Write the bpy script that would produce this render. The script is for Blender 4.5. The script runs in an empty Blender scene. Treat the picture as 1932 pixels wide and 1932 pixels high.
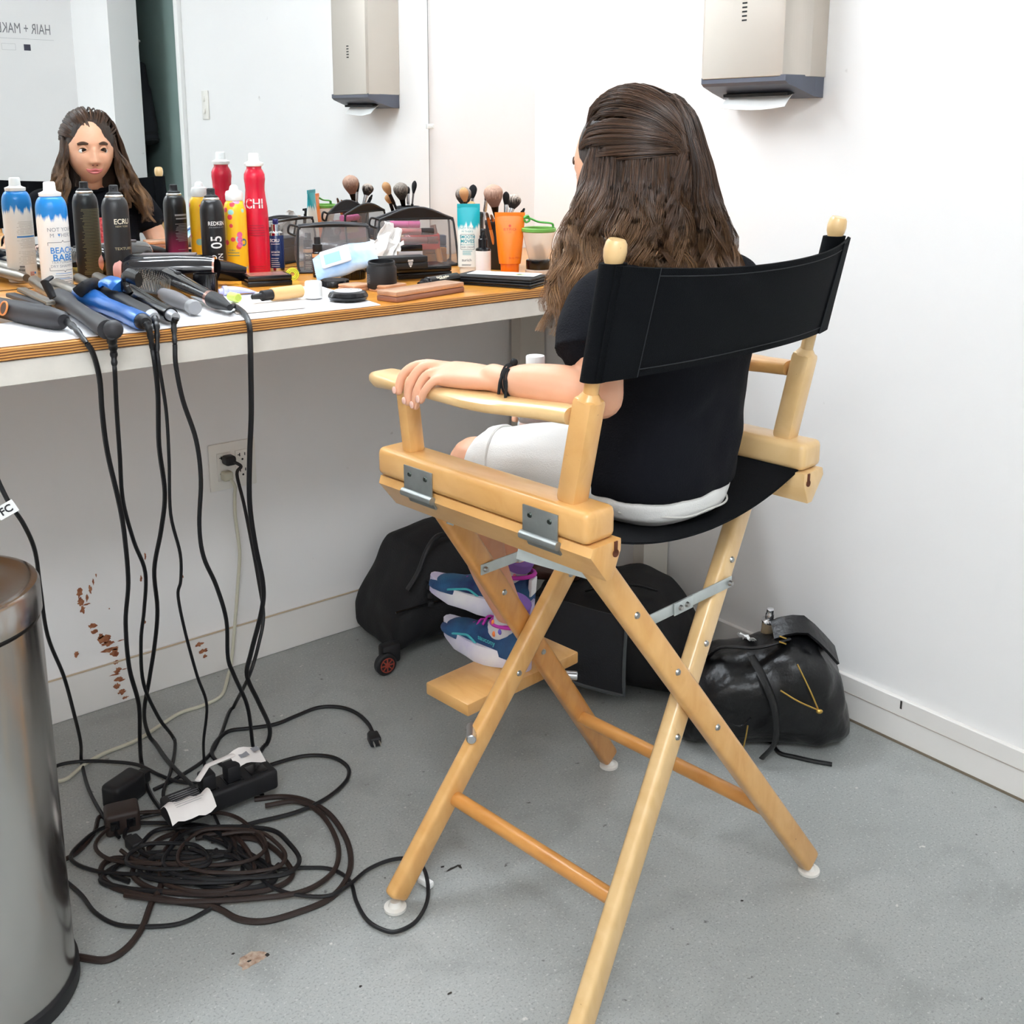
import bpy, bmesh, math, random
import numpy as np
from mathutils import Vector, Matrix, Euler, noise as mnoise
random.seed(7); rng = np.random.default_rng(7)
scene = bpy.context.scene
col = scene.collection
R = math.radians

# ---------------------------------------------------------------- camera
F, CX, CY = 2060.0, 966.0, 713.0
YAW, PITCH = R(39.035), R(12.53)
CAM = Vector((-1.976, -2.338, 1.265))
FW = Vector((math.sin(YAW)*math.cos(PITCH), math.cos(YAW)*math.cos(PITCH), -math.sin(PITCH)))
RT = Vector((math.cos(YAW), -math.sin(YAW), 0)); UP = RT.cross(FW)
cd = bpy.data.cameras.new('camera'); cam = bpy.data.objects.new('camera', cd); col.objects.link(cam)
cd.sensor_width = 36; cd.lens = F/1932*36; cd.shift_y = (CY-966)/1932; cd.clip_start = .02
cam.matrix_world = Matrix(((RT.x, UP.x, -FW.x, CAM.x), (RT.y, UP.y, -FW.y, CAM.y), (RT.z, UP.z, -FW.z, CAM.z), (0, 0, 0, 1)))
scene.camera = cam
# ---------------------------------------------------------------- world, exposure
w = bpy.data.worlds.new('world'); scene.world = w; w.use_nodes = True
w.node_tree.nodes['Background'].inputs[0].default_value = (.9, .95, 1, 1)
w.node_tree.nodes['Background'].inputs[1].default_value = .05
vs = scene.view_settings
vs.view_transform = 'Standard'; vs.look = 'None'; vs.gamma = 1; vs.use_curve_mapping = False; vs.exposure = 0.0
VANITY_W, CEIL_FILL_W = 46.0, 30.0          # watts of the strip light and the added ceiling fill (see their builders)

def ray(px, py): return FW + RT*((px-CX)/F) - UP*((py-CY)/F)
def hit(px, py, ax, val):
    d = ray(px, py); return CAM + d*((val-CAM[ax])/d[ax])
ZT = .960                                # counter top height
def tp(px, py, z=ZT): return hit(px, py, 2, z)
def fl(px, py, z=0.0): return hit(px, py, 2, z)

# ---------------------------------------------------------------- materials
def lin(c):
    out = []
    for v in c[:3]:
        v = v/255.0
        out.append(v/12.92 if v <= .04045 else ((v+.055)/1.055)**2.4)
    return (*out, 1.0)
MATS = {}
def base_mat(name):
    m = bpy.data.materials.new(name); m.use_nodes = True
    nt = m.node_tree; b = nt.nodes['Principled BSDF']; return m, nt, b
def mat(name, c, rough=.5, metal=0.0, var=0.0, vscale=8.0, bump=0.0, bscale=60.0, spec=.5, trans=0.0, alpha=1.0, coat=0.0, stretch=None, c2=None, sheen=0.0, ior=1.45):
    if name in MATS: return MATS[name]
    m, nt, b = base_mat(name); N = nt.nodes; L = nt.links
    b.inputs['Base Color'].default_value = lin(c); b.inputs['Roughness'].default_value = rough
    b.inputs['Metallic'].default_value = metal; b.inputs['Specular IOR Level'].default_value = spec
    b.inputs['Transmission Weight'].default_value = trans; b.inputs['Alpha'].default_value = alpha
    b.inputs['Coat Weight'].default_value = coat; b.inputs['IOR'].default_value = ior
    b.inputs['Sheen Weight'].default_value = sheen
    if var or bump or c2:
        tc = N.new('ShaderNodeTexCoord'); mp = N.new('ShaderNodeMapping'); L.new(tc.outputs['Object'], mp.inputs[0])
        if stretch: mp.inputs['Scale'].default_value = stretch
        if var or c2:
            nz = N.new('ShaderNodeTexNoise'); nz.inputs['Scale'].default_value = vscale; nz.inputs['Detail'].default_value = 5
            L.new(mp.outputs[0], nz.inputs['Vector'])
            mx = N.new('ShaderNodeMix'); mx.data_type = 'RGBA'
            rp = N.new('ShaderNodeMapRange'); rp.inputs[1].default_value = .3; rp.inputs[2].default_value = .7
            L.new(nz.outputs[0], rp.inputs[0]); L.new(rp.outputs[0], mx.inputs[0])
            if c2: mx.inputs[6].default_value = lin(c); mx.inputs[7].default_value = lin(c2)
            else:
                a = lin(c); mx.inputs[6].default_value = (*[v*(1-var) for v in a[:3]], 1); mx.inputs[7].default_value = (*[min(1, v*(1+var)) for v in a[:3]], 1)
            L.new(mx.outputs[2], b.inputs['Base Color'])
        if bump:
            n2 = N.new('ShaderNodeTexNoise'); n2.inputs['Scale'].default_value = bscale; n2.inputs['Detail'].default_value = 4
            L.new(mp.outputs[0], n2.inputs['Vector'])
            bp = N.new('ShaderNodeBump'); bp.inputs['Strength'].default_value = bump; bp.inputs['Distance'].default_value = .002
            L.new(n2.outputs[0], bp.inputs['Height']); L.new(bp.outputs[0], b.inputs['Normal'])
    MATS[name] = m; return m
def emit_mat(name, c, s):
    if name in MATS: return MATS[name]
    m, nt, b = base_mat(name)
    b.inputs['Base Color'].default_value = lin(c); b.inputs['Emission Color'].default_value = lin(c); b.inputs['Emission Strength'].default_value = s
    MATS[name] = m; return m

# ---------------------------------------------------------------- mesh building
class MB:
    """collects shapes, then links them as ONE mesh object"""
    def __init__(s): s.v = []; s.f = []; s.X = Matrix.Identity(4)
    def add(s, vs_, fs):
        o = len(s.v); X = s.X
        s.v += [tuple(X @ Vector(p)) for p in vs_]; s.f += [tuple(i+o for i in f) for f in fs]; return s
    def bm(s, b):
        b.verts.index_update(); s.add([v.co for v in b.verts], [[v.index for v in f.verts] for f in b.faces]); b.free(); return s
    def box(s, c, size, r=0.0, seg=2, rot=None, taper=None):
        b = bmesh.new(); bmesh.ops.create_cube(b, size=1)
        for v in b.verts:
            t = (taper if taper and v.co.z > 0 else (1, 1))
            v.co = Vector((v.co.x*size[0]*t[0], v.co.y*size[1]*t[1], v.co.z*size[2]))
        if r: bmesh.ops.bevel(b, geom=b.edges[:], offset=r, segments=seg, profile=.5, affect='EDGES')
        m = Matrix.Translation(c)
        if rot is not None: m = m @ (rot.to_4x4() if not isinstance(rot, (tuple, list)) else Euler(rot).to_matrix().to_4x4())
        bmesh.ops.transform(b, matrix=m, verts=b.verts); return s.bm(b)
    def bar(s, a, b_, w, h, r=0.0, up=(0, 0, 1), seg=2, ext=0.0, taper=None):
        a = Vector(a); b_ = Vector(b_); d = b_-a; L = d.length+2*ext; z = d.normalized(); u = Vector(up)
        x = u.cross(z)
        if x.length < 1e-5: x = Vector((1, 0, 0))
        x.normalize(); y = z.cross(x)
        m = Matrix((x, y, z)).transposed()
        return s.box((a+b_)/2, (w, h, L), r, seg, rot=m, taper=taper)
    def lathe(s, prof, n=24, m=None, cap=True, sx=1.0, sy=1.0):
        vs_, fs = [], []; k = len(prof)
        for i in range(n):
            a = 2*math.pi*i/n
            for (r_, z) in prof: vs_.append((r_*math.cos(a)*sx, r_*math.sin(a)*sy, z))
        for i in range(n):
            j = (i+1) % n
            for q in range(k-1): fs.append((i*k+q, j*k+q, j*k+q+1, i*k+q+1))
        if cap:
            if prof[0][0] > 1e-6: fs.append(tuple(i*k for i in reversed(range(n))))
            if prof[-1][0] > 1e-6: fs.append(tuple(i*k+k-1 for i in range(n)))
        if m is not None: vs_ = [m @ Vector(v) for v in vs_]
        return s.add(vs_, fs)
    def cyl(s, a, b_, r1, r2=None, n=20, bev=0.0):
        a = Vector(a); b_ = Vector(b_); r2 = r1 if r2 is None else r2
        L = (b_-a).length; m = Matrix.Translation(a) @ (b_-a).to_track_quat('Z', 'Y').to_matrix().to_4x4()
        p = [(r1-bev, 0), (r1, bev), (r2, L-bev), (r2-bev, L)] if bev else [(r1, 0), (r2, L)]
        return s.lathe(p, n, m)
    def sphere(s, c, r, n=16, m=8, rot=None):
        if not isinstance(r, (tuple, list)): r = (r, r, r)
        pr = [(math.sin(math.pi*i/m), -math.cos(math.pi*i/m)) for i in range(m+1)]
        X = Matrix.Translation(c)
        if rot is not None: X = X @ rot.to_4x4()
        X = X @ Matrix.Diagonal((r[0], r[1], r[2], 1))
        return s.lathe([(max(a, 1e-4), b) for a, b in pr], n, X)
    def tube(s, pts, r, n=8, cap=True, flat=None, up=None):
        pts = [Vector(p) for p in pts]; k = len(pts)
        rr = r if isinstance(r, (list, tuple)) else [r]*k
        t0 = (pts[1]-pts[0]).normalized()
        x = Vector(up) if up else (Vector((0, 0, 1)) if abs(t0.z) < .9 else Vector((1, 0, 0)))
        vs_, fs = [], []
        for i in range(k):
            t = (pts[min(i+1, k-1)]-pts[max(i-1, 0)]).normalized()
            x = (x - t*x.dot(t))
            if x.length < 1e-6: x = t.orthogonal()
            x.normalize(); y = t.cross(x)
            fx = flat if flat else 1.0
            for q in range(n):
                a = 2*math.pi*q/n
                vs_.append(pts[i] + (x*math.cos(a)*fx + y*math.sin(a))*rr[i])
        for i in range(k-1):
            for q in range(n):
                q2 = (q+1) % n; fs.append((i*n+q, i*n+q2, (i+1)*n+q2, (i+1)*n+q))
        if cap: fs.append(tuple(reversed(range(n)))); fs.append(tuple((k-1)*n+q for q in range(n)))
        return s.add(vs_, fs)
    def loft(s, rings, cap=True, closed=True):
        n = len(rings[0]); vs_ = [p for r_ in rings for p in r_]; fs = []
        for i in range(len(rings)-1):
            for q in range(n if closed else n-1):
                q2 = (q+1) % n; fs.append((i*n+q, i*n+q2, (i+1)*n+q2, (i+1)*n+q))
        if cap and closed: fs.append(tuple(reversed(range(n)))); fs.append(tuple((len(rings)-1)*n+q for q in range(n)))
        return s.add(vs_, fs)
    def prism(s, outline, h, m=None, r=0.0):
        """outline in xy, extruded h along z"""
        b = bmesh.new(); vsx = [b.verts.new((x, y, 0)) for x, y in outline]; f_ = b.faces.new(vsx)
        g = bmesh.ops.extrude_face_region(b, geom=[f_]); bmesh.ops.translate(b, vec=(0, 0, h), verts=[e for e in g['geom'] if isinstance(e, bmesh.types.BMVert)])
        bmesh.ops.recalc_face_normals(b, faces=b.faces)
        if r:
            ed = [e for e in b.edges if abs(e.verts[0].co.z-e.verts[1].co.z) < 1e-7]
            bmesh.ops.bevel(b, geom=ed, offset=r, segments=2, profile=.5, affect='EDGES')
        if m is not None: bmesh.ops.transform(b, matrix=m, verts=b.verts)
        return s.bm(b)
    def sheet(s, grid, th):
        """grid[i][j] points -> solid sheet of thickness th along normals"""
        ni, nj = len(grid), len(grid[0]); G = [[Vector(p) for p in row] for row in grid]; top, bot = [], []
        for i in range(ni):
            for j in range(nj):
                a = G[min(i+1, ni-1)][j]-G[max(i-1, 0)][j]; c = G[i][min(j+1, nj-1)]-G[i][max(j-1, 0)]
                n = a.cross(c)
                n = n.normalized() if n.length > 1e-9 else Vector((0, 0, 1))
                top.append(G[i][j]+n*th/2); bot.append(G[i][j]-n*th/2)
        K = ni*nj; fs = []; I = lambda i, j: i*nj+j
        for i in range(ni-1):
            for j in range(nj-1):
                fs.append((I(i, j), I(i+1, j), I(i+1, j+1), I(i, j+1))); fs.append((K+I(i, j), K+I(i, j+1), K+I(i+1, j+1), K+I(i+1, j)))
        for i in range(ni-1):
            for j in (0, nj-1):
                q = (I(i, j), I(i+1, j), K+I(i+1, j), K+I(i, j)); fs.append(q if j else tuple(reversed(q)))
        for j in range(nj-1):
            for i in (0, ni-1):
                q = (I(i, j), I(i, j+1), K+I(i, j+1), K+I(i, j)); fs.append(q if not i else tuple(reversed(q)))
        return s.add(top+bot, fs)
    def mesh(s, name, smooth=True, ang=40):
        me = bpy.data.meshes.new(name); me.from_pydata(s.v, [], s.f); me.update()
        if smooth:
            me.polygons.foreach_set('use_smooth', [True]*len(me.polygons)); me.set_sharp_from_angle(angle=R(ang))
        return me
    def build(s, name, m, parent=None, smooth=True, ang=40, loc=None, rot=None):
        o = bpy.data.objects.new(name, s.mesh(name, smooth, ang)); col.objects.link(o)
        if m is not None: o.data.materials.append(m)
        if parent is not None: o.parent = parent
        if loc is not None: o.location = loc
        if rot is not None: o.rotation_euler = rot
        return o
def tag(o, label, cat, group=None):
    o['label'] = label; o['category'] = cat
    if group: o['group'] = group
    return o
def thing(name, label, cat, loc=(0, 0, 0), rot=(0, 0, 0), group=None):
    o = bpy.data.objects.new(name, None); col.objects.link(o); o.empty_display_size = .05
    o.location = loc; o.rotation_euler = rot if isinstance(rot, (tuple, list)) else (0, 0, rot)
    return tag(o, label, cat, group)
def struct(o): o['kind'] = 'structure'; return o
def smooth_path(pts, n=8):
    """Catmull-Rom through the points"""
    P = [Vector(p) for p in pts]; P = [P[0]*2-P[1]] + P + [P[-1]*2-P[-2]]; out = []
    for i in range(1, len(P)-2):
        a, b, c, d = P[i-1], P[i], P[i+1], P[i+2]
        for k in range(n):
            t = k/n; t2, t3 = t*t, t*t*t
            out.append(.5*((2*b)+(c-a)*t+(2*a-5*b+4*c-d)*t2+(3*b-a-3*c+d)*t3))
    out.append(P[-2]); return out
_fontcache = {}
def text_geo(body, size, align='CENTER', bold=0.0, width=1.0):
    key = (body, size, align, bold, width)
    if key in _fontcache: return _fontcache[key]
    cu = bpy.data.curves.new('t', 'FONT'); cu.body = body; cu.size = size; cu.align_x = align; cu.align_y = 'CENTER'; cu.offset = bold; cu.resolution_u = 3
    o = bpy.data.objects.new('t', cu); col.objects.link(o); dg = bpy.context.evaluated_depsgraph_get()
    me = bpy.data.meshes.new_from_object(o.evaluated_get(dg))
    g = ([(v.co.x*width, v.co.y) for v in me.vertices], [tuple(p.vertices) for p in me.polygons])
    bpy.data.objects.remove(o); bpy.data.curves.remove(cu); bpy.data.meshes.remove(me)
    _fontcache[key] = g; return g
class Print:
    """flat print laid on a cylinder (radius R, axis z) or on a plane; collects 2D geometry"""
    def __init__(s): s.v = []; s.f = []
    def text(s, body, size, x, y, rot=0, align='CENTER', bold=0.0, width=1.0):
        v, f_ = text_geo(body, size, align, bold, width); c, q = math.cos(rot), math.sin(rot); o = len(s.v)
        s.v += [(x+a*c-b*q, y+a*q+b*c) for a, b in v]; s.f += [tuple(i+o for i in t) for t in f_]; return s
    def rect(s, x, y, w_, h_, n=1):
        for k in range(n):
            o = len(s.v); xa = x-w_/2+w_*k/n; xb = x-w_/2+w_*(k+1)/n
            s.v += [(xa, y-h_/2), (xb, y-h_/2), (xb, y+h_/2), (xa, y+h_/2)]; s.f.append((o, o+1, o+2, o+3))
        return s
    def poly(s, pts):
        o = len(s.v); s.v += list(pts); s.f.append(tuple(range(o, o+len(pts)))); return s
    def disc(s, x, y, r_, n=14, r0=0):
        o = len(s.v)
        if r0:
            for k in range(n):
                a = 2*math.pi*k/n; s.v += [(x+r_*math.cos(a), y+r_*math.sin(a)), (x+r0*math.cos(a), y+r0*math.sin(a))]
            for k in range(n):
                j = (k+1) % n; s.f.append((o+2*k, o+2*j, o+2*j+1, o+2*k+1))
        else:
            s.v += [(x+r_*math.cos(2*math.pi*k/n), y+r_*math.sin(2*math.pi*k/n)) for k in range(n)]; s.f.append(tuple(range(o, o+n)))
        return s
    def lines(s, x, y0, y1, w_, n, h_, jitter=.25, seg=4):
        for k in range(n):
            ww = w_*(1-random.random()*jitter); y = y0+(y1-y0)*k/max(1, n-1); s.rect(x-(w_-ww)/2, y, ww, h_, seg)
        return s
    def cyl(s, name, m, parent, Rr, ang=0.0, eps=.0004):
        """ang = direction (local azimuth) that x=0 faces; Rr number or function of height"""
        rf = Rr if callable(Rr) else (lambda z: Rr)
        V = []
        for x, z in s.v:
            r_ = rf(z)+eps; a = ang + x/r_
            V.append((r_*math.cos(a), r_*math.sin(a), z))
        b = MB(); b.v = V; b.f = s.f; return b.build(name, m, parent, smooth=False)
    def plane(s, name, m, parent, X):
        b = MB(); b.v = [tuple(X @ Vector((x, y, 0))) for x, y in s.v]; b.f = s.f; return b.build(name, m, parent, smooth=False)
def toward_cam(p):
    """azimuth from a point to the camera"""
    return math.atan2(CAM.y-p[1], CAM.x-p[0])
def remesh(mb, name, voxel, m, parent, smooth_it=4, loc=None):
    """one continuous surface out of overlapping shapes"""
    me = bpy.data.meshes.new(name); me.from_pydata(mb.v, [], mb.f); me.update()
    bm = bmesh.new(); bm.from_mesh(me); bmesh.ops.recalc_face_normals(bm, faces=bm.faces); bm.to_mesh(me); bm.free()
    o = bpy.data.objects.new(name, me); col.objects.link(o)
    md = o.modifiers.new('r', 'REMESH'); md.mode = 'VOXEL'; md.voxel_size = voxel
    if smooth_it:
        sm = o.modifiers.new('s', 'SMOOTH'); sm.iterations = smooth_it; sm.factor = .5
    dg = bpy.context.evaluated_depsgraph_get(); me2 = bpy.data.meshes.new_from_object(o.evaluated_get(dg))
    o.modifiers.clear(); o.data = me2; bpy.data.meshes.remove(me); me2.name = name
    me2.polygons.foreach_set('use_smooth', [True]*len(me2.polygons))
    me2.materials.clear(); me2.materials.append(m)
    if parent is not None: o.parent = parent
    return o
# ================================================================= ROOM
X0, Y0, H = -3.4, -3.24, 2.75
def wall_material(name, c):
    m, nt, b = base_mat(name); N, L = nt.nodes, nt.links
    tc = N.new('ShaderNodeTexCoord'); n1 = N.new('ShaderNodeTexNoise'); n1.inputs['Scale'].default_value = 3; n1.inputs['Detail'].default_value = 6
    L.new(tc.outputs['Object'], n1.inputs['Vector'])
    mx = N.new('ShaderNodeMix'); mx.data_type = 'RGBA'; a = lin(c)
    mx.inputs[6].default_value = (*[v*.95 for v in a[:3]], 1); mx.inputs[7].default_value = (*[min(1, v*1.03) for v in a[:3]], 1)
    L.new(n1.outputs[0], mx.inputs[0])
    # small scuffs
    n2 = N.new('ShaderNodeTexNoise'); n2.inputs['Scale'].default_value = 17; n2.inputs['Detail'].default_value = 3
    L.new(tc.outputs['Object'], n2.inputs['Vector'])
    cr = N.new('ShaderNodeMapRange'); cr.inputs[1].default_value = .735; cr.inputs[2].default_value = .80; L.new(n2.outputs[0], cr.inputs[0])
    mx2 = N.new('ShaderNodeMix'); mx2.data_type = 'RGBA'; mx2.inputs[7].default_value = lin((150, 140, 130))
    ms = N.new('ShaderNodeMath'); ms.operation = 'MULTIPLY'; ms.inputs[1].default_value = .5; L.new(cr.outputs[0], ms.inputs[0])
    L.new(ms.outputs[0], mx2.inputs[0]); L.new(mx.outputs[2], mx2.inputs[6]); L.new(mx2.outputs[2], b.inputs['Base Color'])
    n3 = N.new('ShaderNodeTexNoise'); n3.inputs['Scale'].default_value = 25; n3.inputs['Detail'].default_value = 5; L.new(tc.outputs['Object'], n3.inputs['Vector'])
    bp = N.new('ShaderNodeBump'); bp.inputs['Strength'].default_value = .12; bp.inputs['Distance'].default_value = .004
    L.new(n3.outputs[0], bp.inputs['Height']); L.new(bp.outputs[0], b.inputs['Normal'])
    b.inputs['Roughness'].default_value = .5
    return m
M_WALL = wall_material('white_wall_paint', (240, 238, 236))
M_TRIM = wall_material('white_trim_paint', (232, 228, 223))
def floor_material():
    m, nt, b = base_mat('grey_concrete_paint'); N, L = nt.nodes, nt.links
    tc = N.new('ShaderNodeTexCoord')
    def nz(s, d=6, w=0): n = N.new('ShaderNodeTexNoise'); n.inputs['Scale'].default_value = s; n.inputs['Detail'].default_value = d; n.inputs['Distortion'].default_value = w; L.new(tc.outputs['Object'], n.inputs['Vector']); return n
    def rng_(src, a, b_): r_ = N.new('ShaderNodeMapRange'); r_.inputs[1].default_value = a; r_.inputs[2].default_value = b_; L.new(src, r_.inputs[0]); return r_.outputs[0]
    def mixc(fac, c1, c2):
        x = N.new('ShaderNodeMix'); x.data_type = 'RGBA'; L.new(fac, x.inputs[0])
        for i, c in ((6, c1), (7, c2)):
            if hasattr(c, 'is_output'): L.new(c, x.inputs[i])
            else: x.inputs[i].default_value = lin(c)
        return x.outputs[2]
    c = mixc(rng_(nz(2.2).outputs[0], .3, .7), (154, 157, 154), (170, 172, 169))
    c = mixc(rng_(nz(9, 7, .5).outputs[0], .5, .8), c, (144, 146, 143))
    c = mixc(rng_(nz(48, 3).outputs[0], .70, .76), c, (88, 88, 84))
    c = mixc(rng_(nz(33, 2).outputs[0], .745, .77), c, (205, 204, 198))
    c = mixc(rng_(nz(3.1, 4, 1).outputs[0], .72, .85), c, (140, 130, 118))
    c = mixc(rng_(nz(260, 2).outputs[0], .52, .74), c, (136, 138, 135))
    c = mixc(rng_(nz(190, 2).outputs[0], .60, .74), c, (188, 189, 185))
    L.new(c, b.inputs['Base Color'])
    rr = N.new('ShaderNodeMapRange'); rr.inputs[3].default_value = .38; rr.inputs[4].default_value = .6; L.new(nz(6).outputs[0], rr.inputs[0]); L.new(rr.outputs[0], b.inputs['Roughness'])
    bp = N.new('ShaderNodeBump'); bp.inputs['Strength'].default_value = .25; bp.inputs['Distance'].default_value = .003; L.new(nz(40, 5).outputs[0], bp.inputs['Height']); L.new(bp.outputs[0], b.inputs['Normal'])
    return m
M_FLOOR = floor_material()
def wallbox(name, a, b_, m):
    mb = MB(); c = [(a[i]+b_[i])/2 for i in range(3)]; mb.box(c, [abs(b_[i]-a[i]) for i in range(3)]); return struct(mb.build(name, m, smooth=False))
T = .12
wallbox('floor', (X0-T, Y0-T, -.1), (T+.9, T, 0), M_FLOOR)
wallbox('ceiling', (X0-T, Y0-T, H), (T, T, H+.1), mat('ceiling_white', (236, 236, 234), .8))
wall_back = wallbox('wall_back', (X0-T, 0, 0), (T, T, H), M_WALL)
wallbox('wall_left', (X0-T, Y0, 0), (X0, 0, H), M_WALL)
wall_front = wallbox('wall_front', (X0-T, Y0-T, 0), (T, Y0, H), M_WALL)
# right wall with a door opening
mb = MB(); DY0, DY1, DH = -3.22, -2.40, 2.05
for (ya, yb, za, zb) in ((DY1, 0, 0, H), (Y0, DY0, 0, H), (DY0, DY1, DH, H)):
    mb.box((T/2, (ya+yb)/2, (za+zb)/2), (T, yb-ya, zb-za))
wall_right = struct(mb.build('wall_right', M_WALL, smooth=False))
mb = MB()
for y in (DY1+.02, DY0-.02): mb.box((-.006, y, DH/2+.02), (.026, .04, DH+.04), .003)
mb.box((-.006, (DY0+DY1)/2, DH+.02), (.026, DY1-DY0, .04), .003)
struct(mb.build('trim_1', mat('trim_gloss_white', (236, 235, 232), .35)))
struct(MB().box((-.11, (-2.75+Y0)/2, H/2), (.13, Y0*-1-2.75, H)).build('wall_partition', M_WALL, smooth=False))
M_GREEN = mat('grey_green_door_paint', (122, 141, 136), .45, var=.12, vscale=4, bump=.1, bscale=20)
door = struct(MB().box((.10, (DY0+DY1)/2, DH/2), (.04, DY1-DY0-.006, DH-.008), .003).build('door_1', M_GREEN))
m_steel_s = mat('satin_steel', (188, 186, 180), .32, 1.0)
b = MB(); b.cyl((.08, DY1-.06, 1.0), (.05, DY1-.06, 1.0), .008); b.sphere((.045, DY1-.06, 1.0), (.018, .026, .026)); b.cyl((.08, DY1-.06, 1.0), (.074, DY1-.06, 1.0), .03); b.build('door_knob', m_steel_s, door)
# baseboards
BH = .102
def baseboard(name, a, b_, n):
    a, b_, n = Vector(a), Vector(b_), Vector(n); c = (a+b_)/2 + n*.006; d = b_-a
    mb = MB(); mb.box(c+Vector((0, 0, BH/2)), (max(abs(d.x), .012), max(abs(d.y), .012), BH), .002, 1)
    return struct(mb.build(name, M_TRIM))
bb_back = baseboard('baseboard_back', (X0, 0, 0), (0, 0, 0), (0, -1, 0))
bb_right = baseboard('baseboard_right', (0, DY1+.05, 0), (0, -.012, 0), (-1, 0, 0))
baseboard('baseboard_left', (X0, Y0, 0), (X0, -.012, 0), (1, 0, 0))
baseboard('baseboard_front', (X0+.012, Y0, 0), (-.012, Y0, 0), (0, 1, 0))
M_GAP = mat('grime_line', (120, 108, 92), .9)
mb = MB(); mb.box((-.0125, -1.45, .063), (.0016, .95, .0022)); mb.build('crack_line', mat('faint_crack', (176, 168, 160), .9), bb_right, smooth=False)
mb = MB(); mb.box((-.0128, -1.6, .0025), (.003, 1.3, .005)); mb.build('floor_gap', M_GAP, bb_right, smooth=False)
mb = MB(); mb.box((-1.2, -.0125, .1035), (2.2, .003, .003)); mb.build('caulk_line', mat('stained_caulk', (196, 176, 150), .9), bb_back, smooth=False)

def blob(cx_, cy_, w_, h_, n=16, jag=.45, seed=0):
    rd = random.Random(seed); return [(cx_+math.cos(2*math.pi*k/n)*w_/2*(1-jag*rd.random()), cy_+math.sin(2*math.pi*k/n)*h_/2*(1-jag*rd.random())) for k in range(n)]
# chipped paint with rust below (back wall and its baseboard)
M_RUST = mat('rusty_chipped_paint', (124, 62, 38), .8, c2=(176, 120, 84), vscale=90)
chips = [(150,1118,14,26),(152,1135,12,20),(156,1150,10,18),(164,1128,6,18),(170,1112,7,20),(176,1098,4,16),(181,1085,3,10),(174,1181,18,12),(178,1192,12,12),(196,1206,26,20),(203,1214,30,12),(190,1200,12,14),
         (209,1225,34,12),(216,1233,16,22),(144,1234,9,16),(274,1049,5,18),(266,1092,5,16),(345,1088,3,8),(273,1174,5,10),(164,1140,16,4),(206,1148,3,4),(228,1208,16,3)]
pr = Print(); pr2 = Print()
for i, (px, py, pw, ph) in enumerate(chips):
    p = hit(px, py, 1, 0); s = 2.62/F
    pr.poly(blob(p.x, p.z, pw*s*1.15, ph*s, 18, .6, i))
pr.plane('paint_chip', M_RUST, wall_back, Matrix(((1, 0, 0, 0), (0, 0, -1, -.0006), (0, 1, 0, 0), (0, 0, 0, 1))))
for i, (px, py, pw, ph) in enumerate([(218,1250,20,10),(222,1265,18,18),(226,1282,24,14),(221,1294,18,14),(230,1304,20,16),(236,1316,16,8),(218,1272,26,6),(375,1216,22,12),(384,1228,22,12),(386,1238,12,10),(235,1262,14,3)]):
    p = hit(px, py, 1, -.0125); pr2.poly(blob(p.x, p.z, pw*2.6/F, ph*2.6/F, 18, .65, 50+i))
pr2.plane('paint_chip', M_RUST, bb_back, Matrix(((1, 0, 0, 0), (0, 0, -1, -.0128), (0, 1, 0, 0), (0, 0, 0, 1))))
# chipped floor spot and a dark scuff
floor = bpy.data.objects['floor']
p = fl(474, 1812); mb = MB(); b = blob(p.x, p.y, .06, .042, 20, .5, 3); mb.v = [(x, y, .0006) for x, y in b]; mb.f = [tuple(range(20))]; mb.build('paint_chip', mat('bare_concrete', (150, 118, 98), .9, c2=(196, 178, 160), vscale=120), floor, smooth=False)
mb = MB()
for k, (px, py, a_, c_) in enumerate([(855,1638,.045,.007),(835,1636,.01,.006),(868,1636,.008,.014),(505,1802,.01,.01),(848,1875,.012,.006),(470,1814,.01,.006),(680,1862,.008,.006),(440,1800,.008,.005),(1400,1700,.006,.006)]):
    p = fl(px, py); b = blob(p.x, p.y, a_, c_, 14, .5, 20+k); o = len(mb.v); mb.v += [(x, y, .0007) for x, y in b]; mb.f.append(tuple(range(o, o+14)))
mb.build('scuff_mark', mat('dark_scuff', (52, 48, 44), .9), floor, smooth=False)
# nail mark on right baseboard
mb = MB(); p = hit(1700, 1330, 0, -.0126); mb.box(p, (.001, .004, .018)); mb.build('nail_mark', mat('dark_scuff', (52, 48, 44)), bb_right)

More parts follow.
